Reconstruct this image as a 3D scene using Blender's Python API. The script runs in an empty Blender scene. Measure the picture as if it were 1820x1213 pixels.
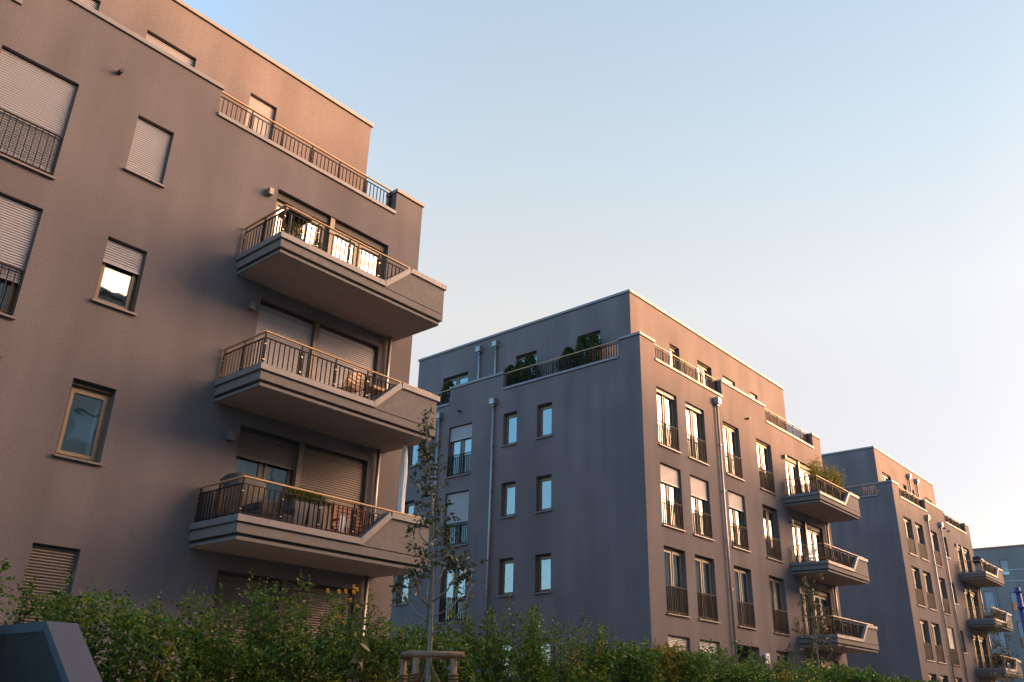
import bpy, math, random
import numpy as np
from mathutils import Vector, Matrix
R = math.radians
rnd = random.Random(7)
rng = np.random.default_rng(11)
scene = bpy.context.scene
col = scene.collection

# ------------------------------------------------------------------ camera
EYE = 1.6
cam_data = bpy.data.cameras.new('camera')
cam = bpy.data.objects.new('camera', cam_data); col.objects.link(cam)
cam_data.sensor_width = 36.0
cam_data.lens = 36.0*1504.3/1820.0
cam_data.clip_start = 0.1; cam_data.clip_end = 3000
pit, rol, yaw = R(23.501), R(1.5196), R(41.429)
fwd = Vector((math.cos(yaw)*math.cos(pit), math.sin(yaw)*math.cos(pit), math.sin(pit)))
rgt = Vector((math.sin(yaw), -math.cos(yaw), 0)); up_ = rgt.cross(fwd)
r2 = math.cos(rol)*rgt + math.sin(rol)*up_
u2 = -math.sin(rol)*rgt + math.cos(rol)*up_
cam.matrix_world = Matrix(((r2.x, u2.x, -fwd.x, 0), (r2.y, u2.y, -fwd.y, 0), (r2.z, u2.z, -fwd.z, EYE), (0, 0, 0, 1)))
scene.camera = cam

# ------------------------------------------------------------------ sky, sun, exposure
# evening haze: colour by elevation, bluer away from the sun, and the bright aureole of the hazy low sun
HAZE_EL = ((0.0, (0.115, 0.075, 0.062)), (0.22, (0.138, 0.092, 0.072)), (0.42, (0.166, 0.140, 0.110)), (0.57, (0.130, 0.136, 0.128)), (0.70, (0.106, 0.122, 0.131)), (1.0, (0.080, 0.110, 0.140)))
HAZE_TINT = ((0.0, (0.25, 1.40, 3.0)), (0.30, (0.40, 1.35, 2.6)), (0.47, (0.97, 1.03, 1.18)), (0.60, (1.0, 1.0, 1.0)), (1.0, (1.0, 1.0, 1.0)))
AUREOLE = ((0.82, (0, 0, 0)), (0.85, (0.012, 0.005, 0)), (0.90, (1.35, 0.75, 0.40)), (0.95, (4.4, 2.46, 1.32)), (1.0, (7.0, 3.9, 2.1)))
SUN_AZ, SUN_EL = R(-38), R(7.0)          # azimuth from +X towards +Y, elevation
world = bpy.data.worlds.new('World'); scene.world = world; world.use_nodes = True
wn = world.node_tree.nodes; wl = world.node_tree.links
bg = wn['Background']
sky = wn.new('ShaderNodeTexSky'); sky.sky_type = 'NISHITA'; sky.sun_disc = False
sky.sun_elevation = SUN_EL; sky.sun_rotation = math.pi/2 - SUN_AZ
sky.altitude = 50; sky.air_density = 1.0; sky.dust_density = 0.7; sky.ozone_density = 1.6
wl.new(sky.outputs[0], bg.inputs[0]); bg.inputs[1].default_value = 0.05
# thin evening haze over the clear sky: pale, whiter and warmer towards the low sun
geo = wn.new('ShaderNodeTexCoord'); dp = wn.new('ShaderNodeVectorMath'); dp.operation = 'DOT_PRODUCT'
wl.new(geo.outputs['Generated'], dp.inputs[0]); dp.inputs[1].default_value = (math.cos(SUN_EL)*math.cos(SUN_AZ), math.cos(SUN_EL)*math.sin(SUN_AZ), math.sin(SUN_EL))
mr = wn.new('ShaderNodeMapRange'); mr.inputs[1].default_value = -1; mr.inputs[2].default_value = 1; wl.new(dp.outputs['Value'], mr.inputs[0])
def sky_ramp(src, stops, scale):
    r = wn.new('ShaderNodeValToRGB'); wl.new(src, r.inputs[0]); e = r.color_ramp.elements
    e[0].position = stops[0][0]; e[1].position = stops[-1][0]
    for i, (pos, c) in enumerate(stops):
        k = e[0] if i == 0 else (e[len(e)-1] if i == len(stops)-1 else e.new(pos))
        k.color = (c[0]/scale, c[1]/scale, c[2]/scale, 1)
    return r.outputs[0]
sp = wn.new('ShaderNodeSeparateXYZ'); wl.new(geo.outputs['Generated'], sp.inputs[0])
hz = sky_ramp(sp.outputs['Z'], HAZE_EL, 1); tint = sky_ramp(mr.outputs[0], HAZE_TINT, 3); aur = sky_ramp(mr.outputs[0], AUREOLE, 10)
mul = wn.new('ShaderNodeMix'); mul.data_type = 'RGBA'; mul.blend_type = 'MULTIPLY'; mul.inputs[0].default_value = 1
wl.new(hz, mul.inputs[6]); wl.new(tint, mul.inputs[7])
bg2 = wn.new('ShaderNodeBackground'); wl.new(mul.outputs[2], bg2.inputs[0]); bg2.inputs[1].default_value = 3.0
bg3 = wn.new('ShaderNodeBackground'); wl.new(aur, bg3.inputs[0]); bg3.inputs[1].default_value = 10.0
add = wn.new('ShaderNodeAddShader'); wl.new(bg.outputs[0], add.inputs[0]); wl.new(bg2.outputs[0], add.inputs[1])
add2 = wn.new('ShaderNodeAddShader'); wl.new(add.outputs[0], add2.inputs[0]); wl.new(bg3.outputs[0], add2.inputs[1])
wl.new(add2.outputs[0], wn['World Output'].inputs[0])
sd = bpy.data.lights.new('sun', 'SUN'); sd.energy = 2.8; sd.angle = R(4.0); sd.color = (1.0, 0.42, 0.15)
sun = bpy.data.objects.new('sun', sd); col.objects.link(sun)
sun_dir = Vector((math.cos(SUN_EL)*math.cos(SUN_AZ), math.cos(SUN_EL)*math.sin(SUN_AZ), math.sin(SUN_EL)))
sun.rotation_euler = sun_dir.to_track_quat('Z', 'Y').to_euler()
vs = scene.view_settings
vs.view_transform = 'Standard'; vs.look = 'None'; vs.exposure = 2.0; vs.gamma = 1.0; vs.use_curve_mapping = False

# ------------------------------------------------------------------ materials
def new_mat(name):
    m = bpy.data.materials.new(name); m.use_nodes = True
    return m, m.node_tree.nodes, m.node_tree.links, m.node_tree.nodes['Principled BSDF']
def plain(name, c, rough=0.6, metal=0.0, var=0.12, scale=8.0, bump=0.0, bscale=60.0, spec=0.5):
    m, n, l, p = new_mat(name)
    tc = n.new('ShaderNodeTexCoord'); nz = n.new('ShaderNodeTexNoise'); nz.inputs['Scale'].default_value = scale; nz.inputs['Detail'].default_value = 6
    l.new(tc.outputs['Object'], nz.inputs['Vector'])
    rp = n.new('ShaderNodeMapRange'); rp.inputs[1].default_value = 0.25; rp.inputs[2].default_value = 0.75
    rp.inputs[3].default_value = 1-var; rp.inputs[4].default_value = 1+var
    l.new(nz.outputs['Fac'], rp.inputs[0])
    mx = n.new('ShaderNodeMix'); mx.data_type = 'RGBA'; mx.blend_type = 'MULTIPLY'; mx.inputs[0].default_value = 1
    mx.inputs[6].default_value = (*c, 1); l.new(rp.outputs[0], mx.inputs[7])
    l.new(mx.outputs[2], p.inputs['Base Color'])
    p.inputs['Roughness'].default_value = rough; p.inputs['Metallic'].default_value = metal
    p.inputs['Specular IOR Level'].default_value = spec
    if bump:
        n2 = n.new('ShaderNodeTexNoise'); n2.inputs['Scale'].default_value = bscale; n2.inputs['Detail'].default_value = 4
        l.new(tc.outputs['Object'], n2.inputs['Vector'])
        b = n.new('ShaderNodeBump'); b.inputs['Strength'].default_value = bump; b.inputs['Distance'].default_value = 0.01
        l.new(n2.outputs['Fac'], b.inputs['Height']); l.new(b.outputs[0], p.inputs['Normal'])
    return m
def stucco(name, c):
    m, n, l, p = new_mat(name)
    tc = n.new('ShaderNodeTexCoord')
    mp = n.new('ShaderNodeMapping'); mp.inputs['Scale'].default_value = (1.1, 1.1, 0.16)
    l.new(tc.outputs['Object'], mp.inputs[0])
    n1 = n.new('ShaderNodeTexNoise'); n1.inputs['Scale'].default_value = 1.0; n1.inputs['Detail'].default_value = 5     # rain streaks
    l.new(mp.outputs[0], n1.inputs['Vector'])
    n2 = n.new('ShaderNodeTexNoise'); n2.inputs['Scale'].default_value = 0.45; n2.inputs['Detail'].default_value = 4    # broad trowel patches
    l.new(tc.outputs['Object'], n2.inputs['Vector'])
    n3 = n.new('ShaderNodeTexNoise'); n3.inputs['Scale'].default_value = 38; n3.inputs['Detail'].default_value = 3      # grain
    l.new(tc.outputs['Object'], n3.inputs['Vector'])
    n4 = n.new('ShaderNodeTexNoise'); n4.inputs['Scale'].default_value = 160; n4.inputs['Detail'].default_value = 2
    l.new(tc.outputs['Object'], n4.inputs['Vector'])
    def rng_(src, a, b):
        r = n.new('ShaderNodeMapRange'); r.inputs[1].default_value = 0.3; r.inputs[2].default_value = 0.7
        r.inputs[3].default_value = a; r.inputs[4].default_value = b; l.new(src, r.inputs[0]); return r.outputs[0]
    def mul(a, b):
        k = n.new('ShaderNodeMath'); k.operation = 'MULTIPLY'; l.new(a, k.inputs[0]); l.new(b, k.inputs[1]); return k.outputs[0]
    f = mul(mul(rng_(n1.outputs['Fac'], 0.87, 1.12), rng_(n2.outputs['Fac'], 0.90, 1.10)), rng_(n3.outputs['Fac'], 0.82, 1.18))
    mx = n.new('ShaderNodeMix'); mx.data_type = 'RGBA'; mx.blend_type = 'MULTIPLY'; mx.inputs[0].default_value = 1
    mx.inputs[6].default_value = (*c, 1); l.new(f, mx.inputs[7]); l.new(mx.outputs[2], p.inputs['Base Color'])
    ad = n.new('ShaderNodeMath'); ad.operation = 'ADD'; l.new(n3.outputs['Fac'], ad.inputs[0]); l.new(n4.outputs['Fac'], ad.inputs[1])
    b = n.new('ShaderNodeBump'); b.inputs['Strength'].default_value = 0.55; b.inputs['Distance'].default_value = 0.006
    l.new(ad.outputs[0], b.inputs['Height']); l.new(b.outputs[0], p.inputs['Normal'])
    p.inputs['Roughness'].default_value = 0.95; p.inputs['Specular IOR Level'].default_value = 0.2
    return m
def glass_mat(name, tint=(0.78, 0.84, 0.86), base=0.20, gain=0.76):
    m, n, l, p = new_mat(name); n.remove(p); out = n['Material Output']
    lw = n.new('ShaderNodeLayerWeight'); pw_ = n.new('ShaderNodeMath'); pw_.operation = 'POWER'; pw_.inputs[1].default_value = 5.0; l.new(lw.outputs['Facing'], pw_.inputs[0])
    ma = n.new('ShaderNodeMath'); ma.operation = 'MULTIPLY_ADD'; ma.inputs[1].default_value = gain; ma.inputs[2].default_value = base; ma.use_clamp = True
    l.new(pw_.outputs[0], ma.inputs[0])
    tc = n.new('ShaderNodeTexCoord'); nz = n.new('ShaderNodeTexNoise'); nz.inputs['Scale'].default_value = 1.3; l.new(tc.outputs['Object'], nz.inputs['Vector'])
    b = n.new('ShaderNodeBump'); b.inputs['Strength'].default_value = 0.12; b.inputs['Distance'].default_value = 0.03; l.new(nz.outputs['Fac'], b.inputs['Height'])
    g = n.new('ShaderNodeBsdfGlossy'); g.inputs['Roughness'].default_value = 0.02; g.inputs['Color'].default_value = (0.95, 0.96, 0.97, 1); l.new(b.outputs[0], g.inputs['Normal'])
    t = n.new('ShaderNodeBsdfTransparent'); t.inputs['Color'].default_value = (*tint, 1)
    mx = n.new('ShaderNodeMixShader'); l.new(ma.outputs[0], mx.inputs[0]); l.new(t.outputs[0], mx.inputs[1]); l.new(g.outputs[0], mx.inputs[2])
    l.new(mx.outputs[0], out.inputs[0]); return m
def leaf_mat(name, cols, rough=0.45, trans=0.35, patch=None):
    m, n, l, p = new_mat(name); out = n['Material Output']
    g = n.new('ShaderNodeNewGeometry'); cr = n.new('ShaderNodeValToRGB')
    e = cr.color_ramp.elements; e[0].position = 0; e[0].color = (*cols[0], 1); e[1].position = 1; e[1].color = (*cols[-1], 1)
    for i, c in enumerate(cols[1:-1]):
        k = e.new((i+1)/(len(cols)-1)); k.color = (*c, 1)
    l.new(g.outputs['Random Per Island'], cr.inputs[0]); src = cr.outputs[0]
    if patch:                      # autumn-yellow shoots in irregular places along the plant
        tc = n.new('ShaderNodeTexCoord'); nz = n.new('ShaderNodeTexNoise'); nz.inputs['Scale'].default_value = patch[1]; nz.inputs['Detail'].default_value = 4
        l.new(tc.outputs['Object'], nz.inputs['Vector'])
        ad = n.new('ShaderNodeMath'); ad.operation = 'MULTIPLY_ADD'; ad.inputs[1].default_value = 0.22; l.new(g.outputs['Random Per Island'], ad.inputs[0]); l.new(nz.outputs['Fac'], ad.inputs[2])
        mr = n.new('ShaderNodeMapRange'); mr.inputs[1].default_value = patch[2]; mr.inputs[2].default_value = patch[2]+0.16; l.new(ad.outputs[0], mr.inputs[0])
        mx = n.new('ShaderNodeMix'); mx.data_type = 'RGBA'; l.new(mr.outputs[0], mx.inputs[0]); l.new(src, mx.inputs[6]); mx.inputs[7].default_value = (*patch[0], 1); src = mx.outputs[2]
    l.new(src, p.inputs['Base Color']); p.inputs['Roughness'].default_value = rough; p.inputs['Specular IOR Level'].default_value = 0.35
    t = n.new('ShaderNodeBsdfTranslucent'); l.new(src, t.inputs[0])
    ms = n.new('ShaderNodeMixShader'); ms.inputs[0].default_value = trans
    l.new(p.outputs[0], ms.inputs[1]); l.new(t.outputs[0], ms.inputs[2]); l.new(ms.outputs[0], out.inputs[0]); return m

MT = dict(
    wall=stucco('dark_render', (0.153, 0.138, 0.146)),
    soffit=plain('soffit_paint', (0.33, 0.275, 0.25), 0.9, bump=0.2, bscale=120, spec=0.2),
    coping=plain('zinc_coping', (0.195, 0.19, 0.205), 0.55, 0.15, 0.10, 3.0),
    balcony=plain('balcony_render', (0.185, 0.172, 0.168), 0.9, bump=0.3, bscale=140, spec=0.2),
    shutter=plain('shutter_aluminium', (0.335, 0.335, 0.365), 0.5, 0.15, 0.06, 2.0),
    shutter_shaded=plain('shaded_shutter', (0.14, 0.115, 0.105), 0.45, 0.2, 0.06, 2.0),  # darker copy of the shutter, shade of the low floors put into its colour
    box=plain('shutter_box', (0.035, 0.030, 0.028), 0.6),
    frame=plain('window_frame_bronze', (0.135, 0.108, 0.085), 0.4, 0.15, 0.08, 5.0),
    frame_wood=plain('window_frame_wood', (0.24, 0.175, 0.115), 0.45, 0.0, 0.15, 9.0),
    sill=plain('sill_metal', (0.145, 0.13, 0.13), 0.45, 0.35, 0.08, 6.0),
    rail=plain('railing_steel', (0.030, 0.026, 0.026), 0.6, 0.0, 0.08, 9.0, spec=0.2),
    wood=plain('handrail_wood', (0.50, 0.30, 0.14), 0.4, 0.0, 0.18, 14.0),
    bolt=plain('stainless_bolt', (0.5, 0.5, 0.5), 0.35, 1.0, 0.02),
    pipe=plain('zinc_pipe', (0.30, 0.29, 0.29), 0.38, 0.6, 0.10, 4.0),
    glass=glass_mat('window_glass'),
    curtain=plain('white_curtain', (0.48, 0.48, 0.50), 0.9, 0, 0.05),
    curtain_teal=plain('teal_curtain', (0.20, 0.33, 0.36), 0.9, 0, 0.06),
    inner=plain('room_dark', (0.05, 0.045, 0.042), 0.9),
    roof=plain('roof_gravel', (0.22, 0.21, 0.20), 0.95, bump=0.5, bscale=40),
    lamp=plain('wall_lamp_metal', (0.17, 0.155, 0.15), 0.4, 0.3, 0.05),
    bark=plain('young_bark', (0.20, 0.175, 0.14), 0.85, 0, 0.3, 26.0, 0.6, 60),
    stake=plain('debarked_log', (0.27, 0.14, 0.08), 0.8, 0, 0.30, 9.0, 0.5, 30),
    rope=plain('coconut_rope', (0.20, 0.105, 0.05), 0.95, 0, 0.3, 40, 0.8, 80),
    twig=plain('hedge_twig', (0.085, 0.058, 0.040), 0.9, 0, 0.2, 20),
)
MT['hedge'] = leaf_mat('hornbeam_leaf', [(0.030, 0.074, 0.011), (0.062, 0.130, 0.016), (0.112, 0.190, 0.021), (0.21, 0.255, 0.028)], patch=((0.40, 0.25, 0.016), 0.75, 0.72))
MT['pear'] = leaf_mat('pear_leaf', [(0.028, 0.042, 0.014), (0.048, 0.066, 0.022), (0.075, 0.092, 0.032), (0.12, 0.062, 0.032)], 0.35, 0.3)
MT['thuja'] = leaf_mat('thuja_leaf', [(0.018, 0.036, 0.012), (0.036, 0.066, 0.018), (0.07, 0.10, 0.026)], 0.6, 0.25)
MT['grass'] = leaf_mat('grassy_leaf', [(0.06, 0.085, 0.015), (0.10, 0.13, 0.022), (0.17, 0.18, 0.035)], 0.5, 0.4)
MT['bamboo'] = leaf_mat('bamboo_leaf', [(0.11, 0.13, 0.025), (0.17, 0.18, 0.035), (0.25, 0.23, 0.05)], 0.5, 0.45)
MT['dry'] = leaf_mat('dry_leaf', [(0.10, 0.085, 0.065), (0.17, 0.14, 0.11)])
MT['petal'] = leaf_mat('yellow_petal', [(0.80, 0.42, 0.01), (0.85, 0.50, 0.02)], 0.6, 0.4)

# ------------------------------------------------------------------ mesh helper
class MB:
    def __init__(s): s.v = []; s.f = []
    def quad(s, a, b, c, d):
        i = len(s.v); s.v += [tuple(a), tuple(b), tuple(c), tuple(d)]; s.f.append((i, i+1, i+2, i+3)); return s
    def box(s, x0, x1, y0, y1, z0, z1, T=None):
        P = [(x0,y0,z0),(x1,y0,z0),(x1,y1,z0),(x0,y1,z0),(x0,y0,z1),(x1,y0,z1),(x1,y1,z1),(x0,y1,z1)]
        if T: P = [T(*p) for p in P]
        i = len(s.v); s.v += P
        for q in ((0,3,2,1),(4,5,6,7),(0,1,5,4),(1,2,6,5),(2,3,7,6),(3,0,4,7)): s.f.append(tuple(i+k for k in q))
        return s
    def prism(s, poly, ext):           # poly: list of 3D points, ext: vector
        n = len(poly); i = len(s.v); e = Vector(ext)
        s.v += [tuple(p) for p in poly] + [tuple(Vector(p)+e) for p in poly]
        s.f.append(tuple(range(i, i+n))); s.f.append(tuple(range(i+2*n-1, i+n-1, -1)))
        for k in range(n): s.f.append((i+k, i+(k+1) % n, i+n+(k+1) % n, i+n+k))
        return s
    def tube(s, pts, rad, sides=8, cap=True):
        pts = [Vector(p) for p in pts]
        if not hasattr(rad, '__len__'): rad = [rad]*len(pts)
        base = len(s.v); prev = None
        for k, p in enumerate(pts):
            d = (pts[min(k+1, len(pts)-1)] - pts[max(k-1, 0)]).normalized()
            ref = Vector((0, 0, 1)) if abs(d.z) < 0.9 else Vector((1, 0, 0))
            a = d.cross(ref).normalized() if prev is None else (prev - d*prev.dot(d)).normalized()
            prev = a; b = d.cross(a)
            for q in range(sides):
                t = 2*math.pi*q/sides; s.v.append(tuple(p + rad[k]*(math.cos(t)*a + math.sin(t)*b)))
        for k in range(len(pts)-1):
            for q in range(sides):
                s.f.append((base+k*sides+q, base+k*sides+(q+1) % sides, base+(k+1)*sides+(q+1) % sides, base+(k+1)*sides+q))
        if cap:
            s.f.append(tuple(base+q for q in range(sides-1, -1, -1))); e = base+(len(pts)-1)*sides
            s.f.append(tuple(e+q for q in range(sides)))
        return s
    def mesh(s, name, off=(0, 0, 0), smooth=False):
        me = bpy.data.meshes.new(name)
        me.from_pydata([(p[0]-off[0], p[1]-off[1], p[2]-off[2]) for p in s.v], [], s.f); me.update()
        if smooth:
            me.polygons.foreach_set('use_smooth', [True]*len(me.polygons))
        return me
    def build(s, name, mat, parent=None, off=(0, 0, 0), smooth=False, bevel=0):
        o = bpy.data.objects.new(name, s.mesh(name, off, smooth)); col.objects.link(o)
        o.data.materials.append(MT[mat] if isinstance(mat, str) else mat)
        if parent: o.parent = parent
        if bevel:
            b = o.modifiers.new('bevel', 'BEVEL'); b.width = bevel; b.segments = 2; b.limit_method = 'ANGLE'
        return o
def link(name, me, parent, loc, rot=None):
    o = bpy.data.objects.new(name, me); col.objects.link(o); o.parent = parent; o.location = loc
    if rot: o.rotation_euler = rot
    return o
def tag(o, label, cat, group=None, kind=None):
    o['label'] = label; o['category'] = cat
    if group: o['group'] = group
    if kind: o['kind'] = kind
    return o
def thing(name, loc, label, cat, group=None):
    o = bpy.data.objects.new(name, None); col.objects.link(o); o.location = loc; o.empty_display_size = 0.3
    return tag(o, label, cat, group)
def structure(o): o['kind'] = 'structure'; return o

def leaves_mesh(name, pos, dirs, length, width, fold=0.25, spin=None):
    """one creased two-triangle-per-side leaf at each position"""
    pos = np.asarray(pos, float); n = len(pos)
    d = np.asarray(dirs, float); d = d/np.linalg.norm(d, axis=1, keepdims=True)
    r = rng.normal(size=(n, 3)) if spin is None else spin
    sde = np.cross(d, r); sde /= np.linalg.norm(sde, axis=1, keepdims=True)+1e-9
    nrm = np.cross(sde, d)
    L = np.asarray(length, float)*np.ones(n); Wd = np.asarray(width, float)*np.ones(n)
    L = L[:, None]; Wd = Wd[:, None]
    V = np.empty((n, 4, 3))
    V[:, 0] = pos; V[:, 1] = pos + d*L*0.45 + sde*Wd*0.5 + nrm*Wd*fold
    V[:, 2] = pos + d*L - nrm*L*0.12; V[:, 3] = pos + d*L*0.45 - sde*Wd*0.5 + nrm*Wd*fold
    me = bpy.data.meshes.new(name)
    me.vertices.add(4*n); me.vertices.foreach_set('co', V.reshape(-1).astype(np.float32))
    idx = np.arange(n)[:, None]*4 + np.array([[0, 1, 2, 0, 2, 3]])
    me.loops.add(6*n); me.loops.foreach_set('vertex_index', idx.reshape(-1).astype(np.int32))
    me.polygons.add(2*n); me.polygons.foreach_set('loop_start', np.arange(0, 6*n, 3, dtype=np.int32))
    me.polygons.foreach_set('loop_total', np.full(2*n, 3, dtype=np.int32))
    me.update(calc_edges=True); return me
def leaves_obj(name, mat, parent, *a, **k):
    me = leaves_mesh(name, *a, **k); o = bpy.data.objects.new(name, me); col.objects.link(o)
    me.materials.append(MT[mat]); o.parent = parent; return o

# ------------------------------------------------------------------ ground
structure(MB().quad((-700, -700, 0), (1200, -700, 0), (1200, 900, 0), (-700, 900, 0)).build('ground', plain('soil_and_grass', (0.09, 0.10, 0.055), 0.95, 0, 0.3, 0.6)))
structure(MB().box(-120, 140, -9.0, 1.0, -0.3, 0.02).build('road', plain('asphalt', (0.055, 0.055, 0.057), 0.85, 0, 0.2, 3.0, 0.4, 90)))
structure(MB().box(-120, 140, 1.15, 6.0, -0.3, 0.14).build('pavement', plain('pavement_slabs', (0.22, 0.21, 0.20), 0.85, 0, 0.15, 2.0, 0.3, 50)))
structure(MB().box(-120, 140, 1.0, 1.15, -0.3, 0.15).build('kerb', plain('granite_kerb', (0.30, 0.29, 0.28), 0.8)))
structure(MB().prism([(-120, 6.3, -0.3), (-120, 6.3, 0.3), (-120, 8.3, 1.0), (-120, 40, 1.1), (-120, 40, -0.3)], (240, 0, 0)).build('garden_bank', plain('garden_lawn', (0.05, 0.075, 0.022), 0.95, 0, 0.35, 4.0, 0.6, 30)))

structure(MB().box(-60, 75, 10.4, 30, 0.9, 1.14).build('bounce_paving', plain('bounce_slabs', (0.13, 0.122, 0.115), 0.85, 0, 0.15, 2.0, 0.3, 50)))  # unseen slab, added to bounce light up to the balcony soffits

# ------------------------------------------------------------------ buildings
D = 15.71                      # the street front of the whole row stands in this plane
TF, PK, PT = 13.70, 13.97, 14.70      # terrace floor, kerb top under railings, parapet top (copings above)
PHT = 17.28
S = 1.1                        # penthouse set-back

def shell(m, T, u0, u1, z0, z1, ops, depth):
    """one wall sheet with real openings and their reveals; T(u, inward, z)"""
    us = sorted({u0, u1, *[o[0] for o in ops], *[o[1] for o in ops]}); zs = sorted({z0, z1, *[o[2] for o in ops], *[o[3] for o in ops]})
    us = [u for u in us if u0 <= u <= u1]; zs = [z for z in zs if z0 <= z <= z1]
    for a, b in zip(us, us[1:]):
        for c, d in zip(zs, zs[1:]):
            um, zm = (a+b)/2, (c+d)/2
            if any(o[0] < um < o[1] and o[2] < zm < o[3] for o in ops): continue
            m.quad(T(a, 0, c), T(b, 0, c), T(b, 0, d), T(a, 0, d))
    for o in ops:
        a, b, c, d = o[:4]; e = o[4] if len(o) > 4 else depth
        m.quad(T(a, 0, c), T(a, e, c), T(a, e, d), T(a, 0, d)); m.quad(T(b, 0, c), T(b, 0, d), T(b, e, d), T(b, e, c))
        m.quad(T(a, 0, d), T(a, e, d), T(b, e, d), T(b, 0, d)); m.quad(T(a, 0, c), T(b, 0, c), T(b, e, c), T(a, e, c))

_mc = {}
def baluster_mesh(h, wide_x, mat='rail', a=0.007, b=0.034):
    key = (round(h, 3), wide_x, mat, a, b)
    if key not in _mc:
        hx, hy = (b/2, a/2) if wide_x else (a/2, b/2)
        me = MB().box(-hx, hx, -hy, hy, 0, h).mesh('baluster'); me.materials.append(MT[mat]); _mc[key] = me
    return _mc[key]
def ribbed(m, T, u0, u1, z0, z1, d, pitch=0.052, dep=0.017):
    """roller-shutter curtain: one rounded lath after another"""
    n = max(1, int(round((z1-z0)/pitch))); h = (z1-z0)/n
    for k in range(n):
        a = z0+k*h
        prof = [(d+dep, a), (d+0.003, a+0.10*h), (d, a+0.35*h), (d+0.003, a+0.66*h), (d+dep, a+0.76*h), (d+dep, a+h)]
        for (d0, za), (d1, zb) in zip(prof, prof[1:]):
            m.quad(T(u0, d0, za), T(u1, d0, za), T(u1, d1, zb), T(u0, d1, zb))

class Bld:
    def __init__(s, root, x0):
        s.root = root; s.off = tuple(root.location)
    def add(s, m, name, mat, parent=None, **k): return m.build(name, mat, parent or s.root, s.off, **k)
    def loc(s, p): return (p[0]-s.off[0], p[1]-s.off[1], p[2]-s.off[2])

def window(B, T, axis, u0, u1, z0, z1, kind='single', shutter=0.0, curtain=None, french=False, joined=False, setd=0.17, sill=True, box=0.05,
           shmat='shutter', fmat='frame', rail_panel=False, tilt=False, dark=False):
    """axis 'x': front wall (u runs along X), 'y': gable wall (u runs along Y)"""
    fw = 0.06
    m = MB(); d0, d1 = setd, setd+0.07
    top = z1-0.02 if shutter == 0 and box == 0 else z1-box
    def ring(a, b, c, d, w, e0, e1):
        m.box(a, a+w, e0, e1, c, d, T); m.box(b-w, b, e0, e1, c, d, T)
        m.box(a+w, b-w, e0, e1, c, c+w, T); m.box(a+w, b-w, e0, e1, d-w, d, T)
    ring(u0, u1, z0, top, fw, d0, d1)
    cas = []
    if kind == 'single': cas = [(u0+fw, u1-fw)]
    else:
        n = 2 if kind == 'double' else 3
        wdt = (u1-u0-2*fw-(n-1)*0.07)/n
        for i in range(n):
            a = u0+fw+i*(wdt+0.07); cas.append((a, a+wdt))
            if i: m.box(a-0.07, a, d0, d1, z0+fw, top-fw, T)
    for a, b in cas:
        g = 0.004; ring(a+g, b-g, z0+fw+g, top-fw-g, 0.065, d0-0.022, d1-0.02)
    W = B.add(m, 'window', fmat)
    for a, b in cas:
        B.add(MB().box(a+0.065, b-0.065, d0+0.012, d0+0.024, z0+fw+0.065, top-fw-0.065, T), 'pane', 'glass', W)
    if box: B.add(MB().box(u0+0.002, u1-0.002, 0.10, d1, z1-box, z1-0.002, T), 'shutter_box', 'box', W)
    if shutter > 0:
        sm = MB(); zb = z1-box-(z1-box-z0-0.03)*shutter
        ribbed(sm, T, u0+0.03, u1-0.03, zb+0.04, z1-box*0.4, 0.085)
        sm.box(u0+0.03, u1-0.03, 0.08, 0.10, zb, zb+0.04, T)
        B.add(sm, 'roller_shutter', shmat, W)
        for a, b in ((u0+0.002, u0+0.03), (u1-0.03, u1-0.002)): B.add(MB().box(a, b, 0.07, 0.11, z0+0.01, z1-0.004, T), 'shutter_guide', 'frame', W)
    if sill:
        B.add(MB().box(u0-0.04, u1+0.04, -0.065, setd, z0-0.045, z0-0.005, T), 'sill', 'sill', W)
    if curtain:
        for (fa, fb, cm) in curtain:
            a = u0+0.06+(u1-u0-0.12)*fa; b = u0+0.06+(u1-u0-0.12)*fb; cmb = MB(); n = max(6, int((b-a)/0.025)); prev = None; ph = rnd.random()*6
            for i in range(n+1):
                uu = a+(b-a)*i/n; dd = d1+0.09+0.014*math.sin(i*1.05+ph)+0.010*math.sin(i*0.37+ph*2)
                if prev: cmb.quad(T(prev[0], prev[1], z0+0.04), T(uu, dd, z0+0.04), T(uu, dd, z1-0.03), T(prev[0], prev[1], z1-0.03))
                prev = (uu, dd)
            B.add(cmb, 'curtain', cm, W)
    if french:
        zt = z0+0.94; dd = 0.035
        rm = MB().box(u0+0.004, u1-0.004, dd-0.022, dd+0.022, zt-0.022, zt, T); B.add(MB().box(u0+0.004, u1-0.004, dd-0.012, dd+0.012, z0+0.07, z0+0.085, T), 'rail', 'rail', W)
        n = max(3, int(round((u1-u0)/0.118))); wx = axis == 'y'
        if rail_panel:
            rm.box(u0+0.02, u1-0.02, dd-0.004, dd+0.004, z0+0.09, zt-0.02, T)
        if joined:
            for i in range(n+1):
                uu = u0+0.02+(u1-u0-0.04)*i/n; rm.box(uu-0.006, uu+0.006, dd-0.016, dd+0.016, z0+0.02, zt-0.012, T)
        B.add(rm, 'rail', 'rail', W)
        if not joined:
            me = baluster_mesh(zt-0.012-z0-0.02, wx, 'rail', 0.016, 0.034)
            for i in range(n+1):
                uu = u0+0.02+(u1-u0-0.04)*i/n; link('baluster', me, W, B.loc(T(uu, dd, z0+0.02)))
    return W

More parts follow.
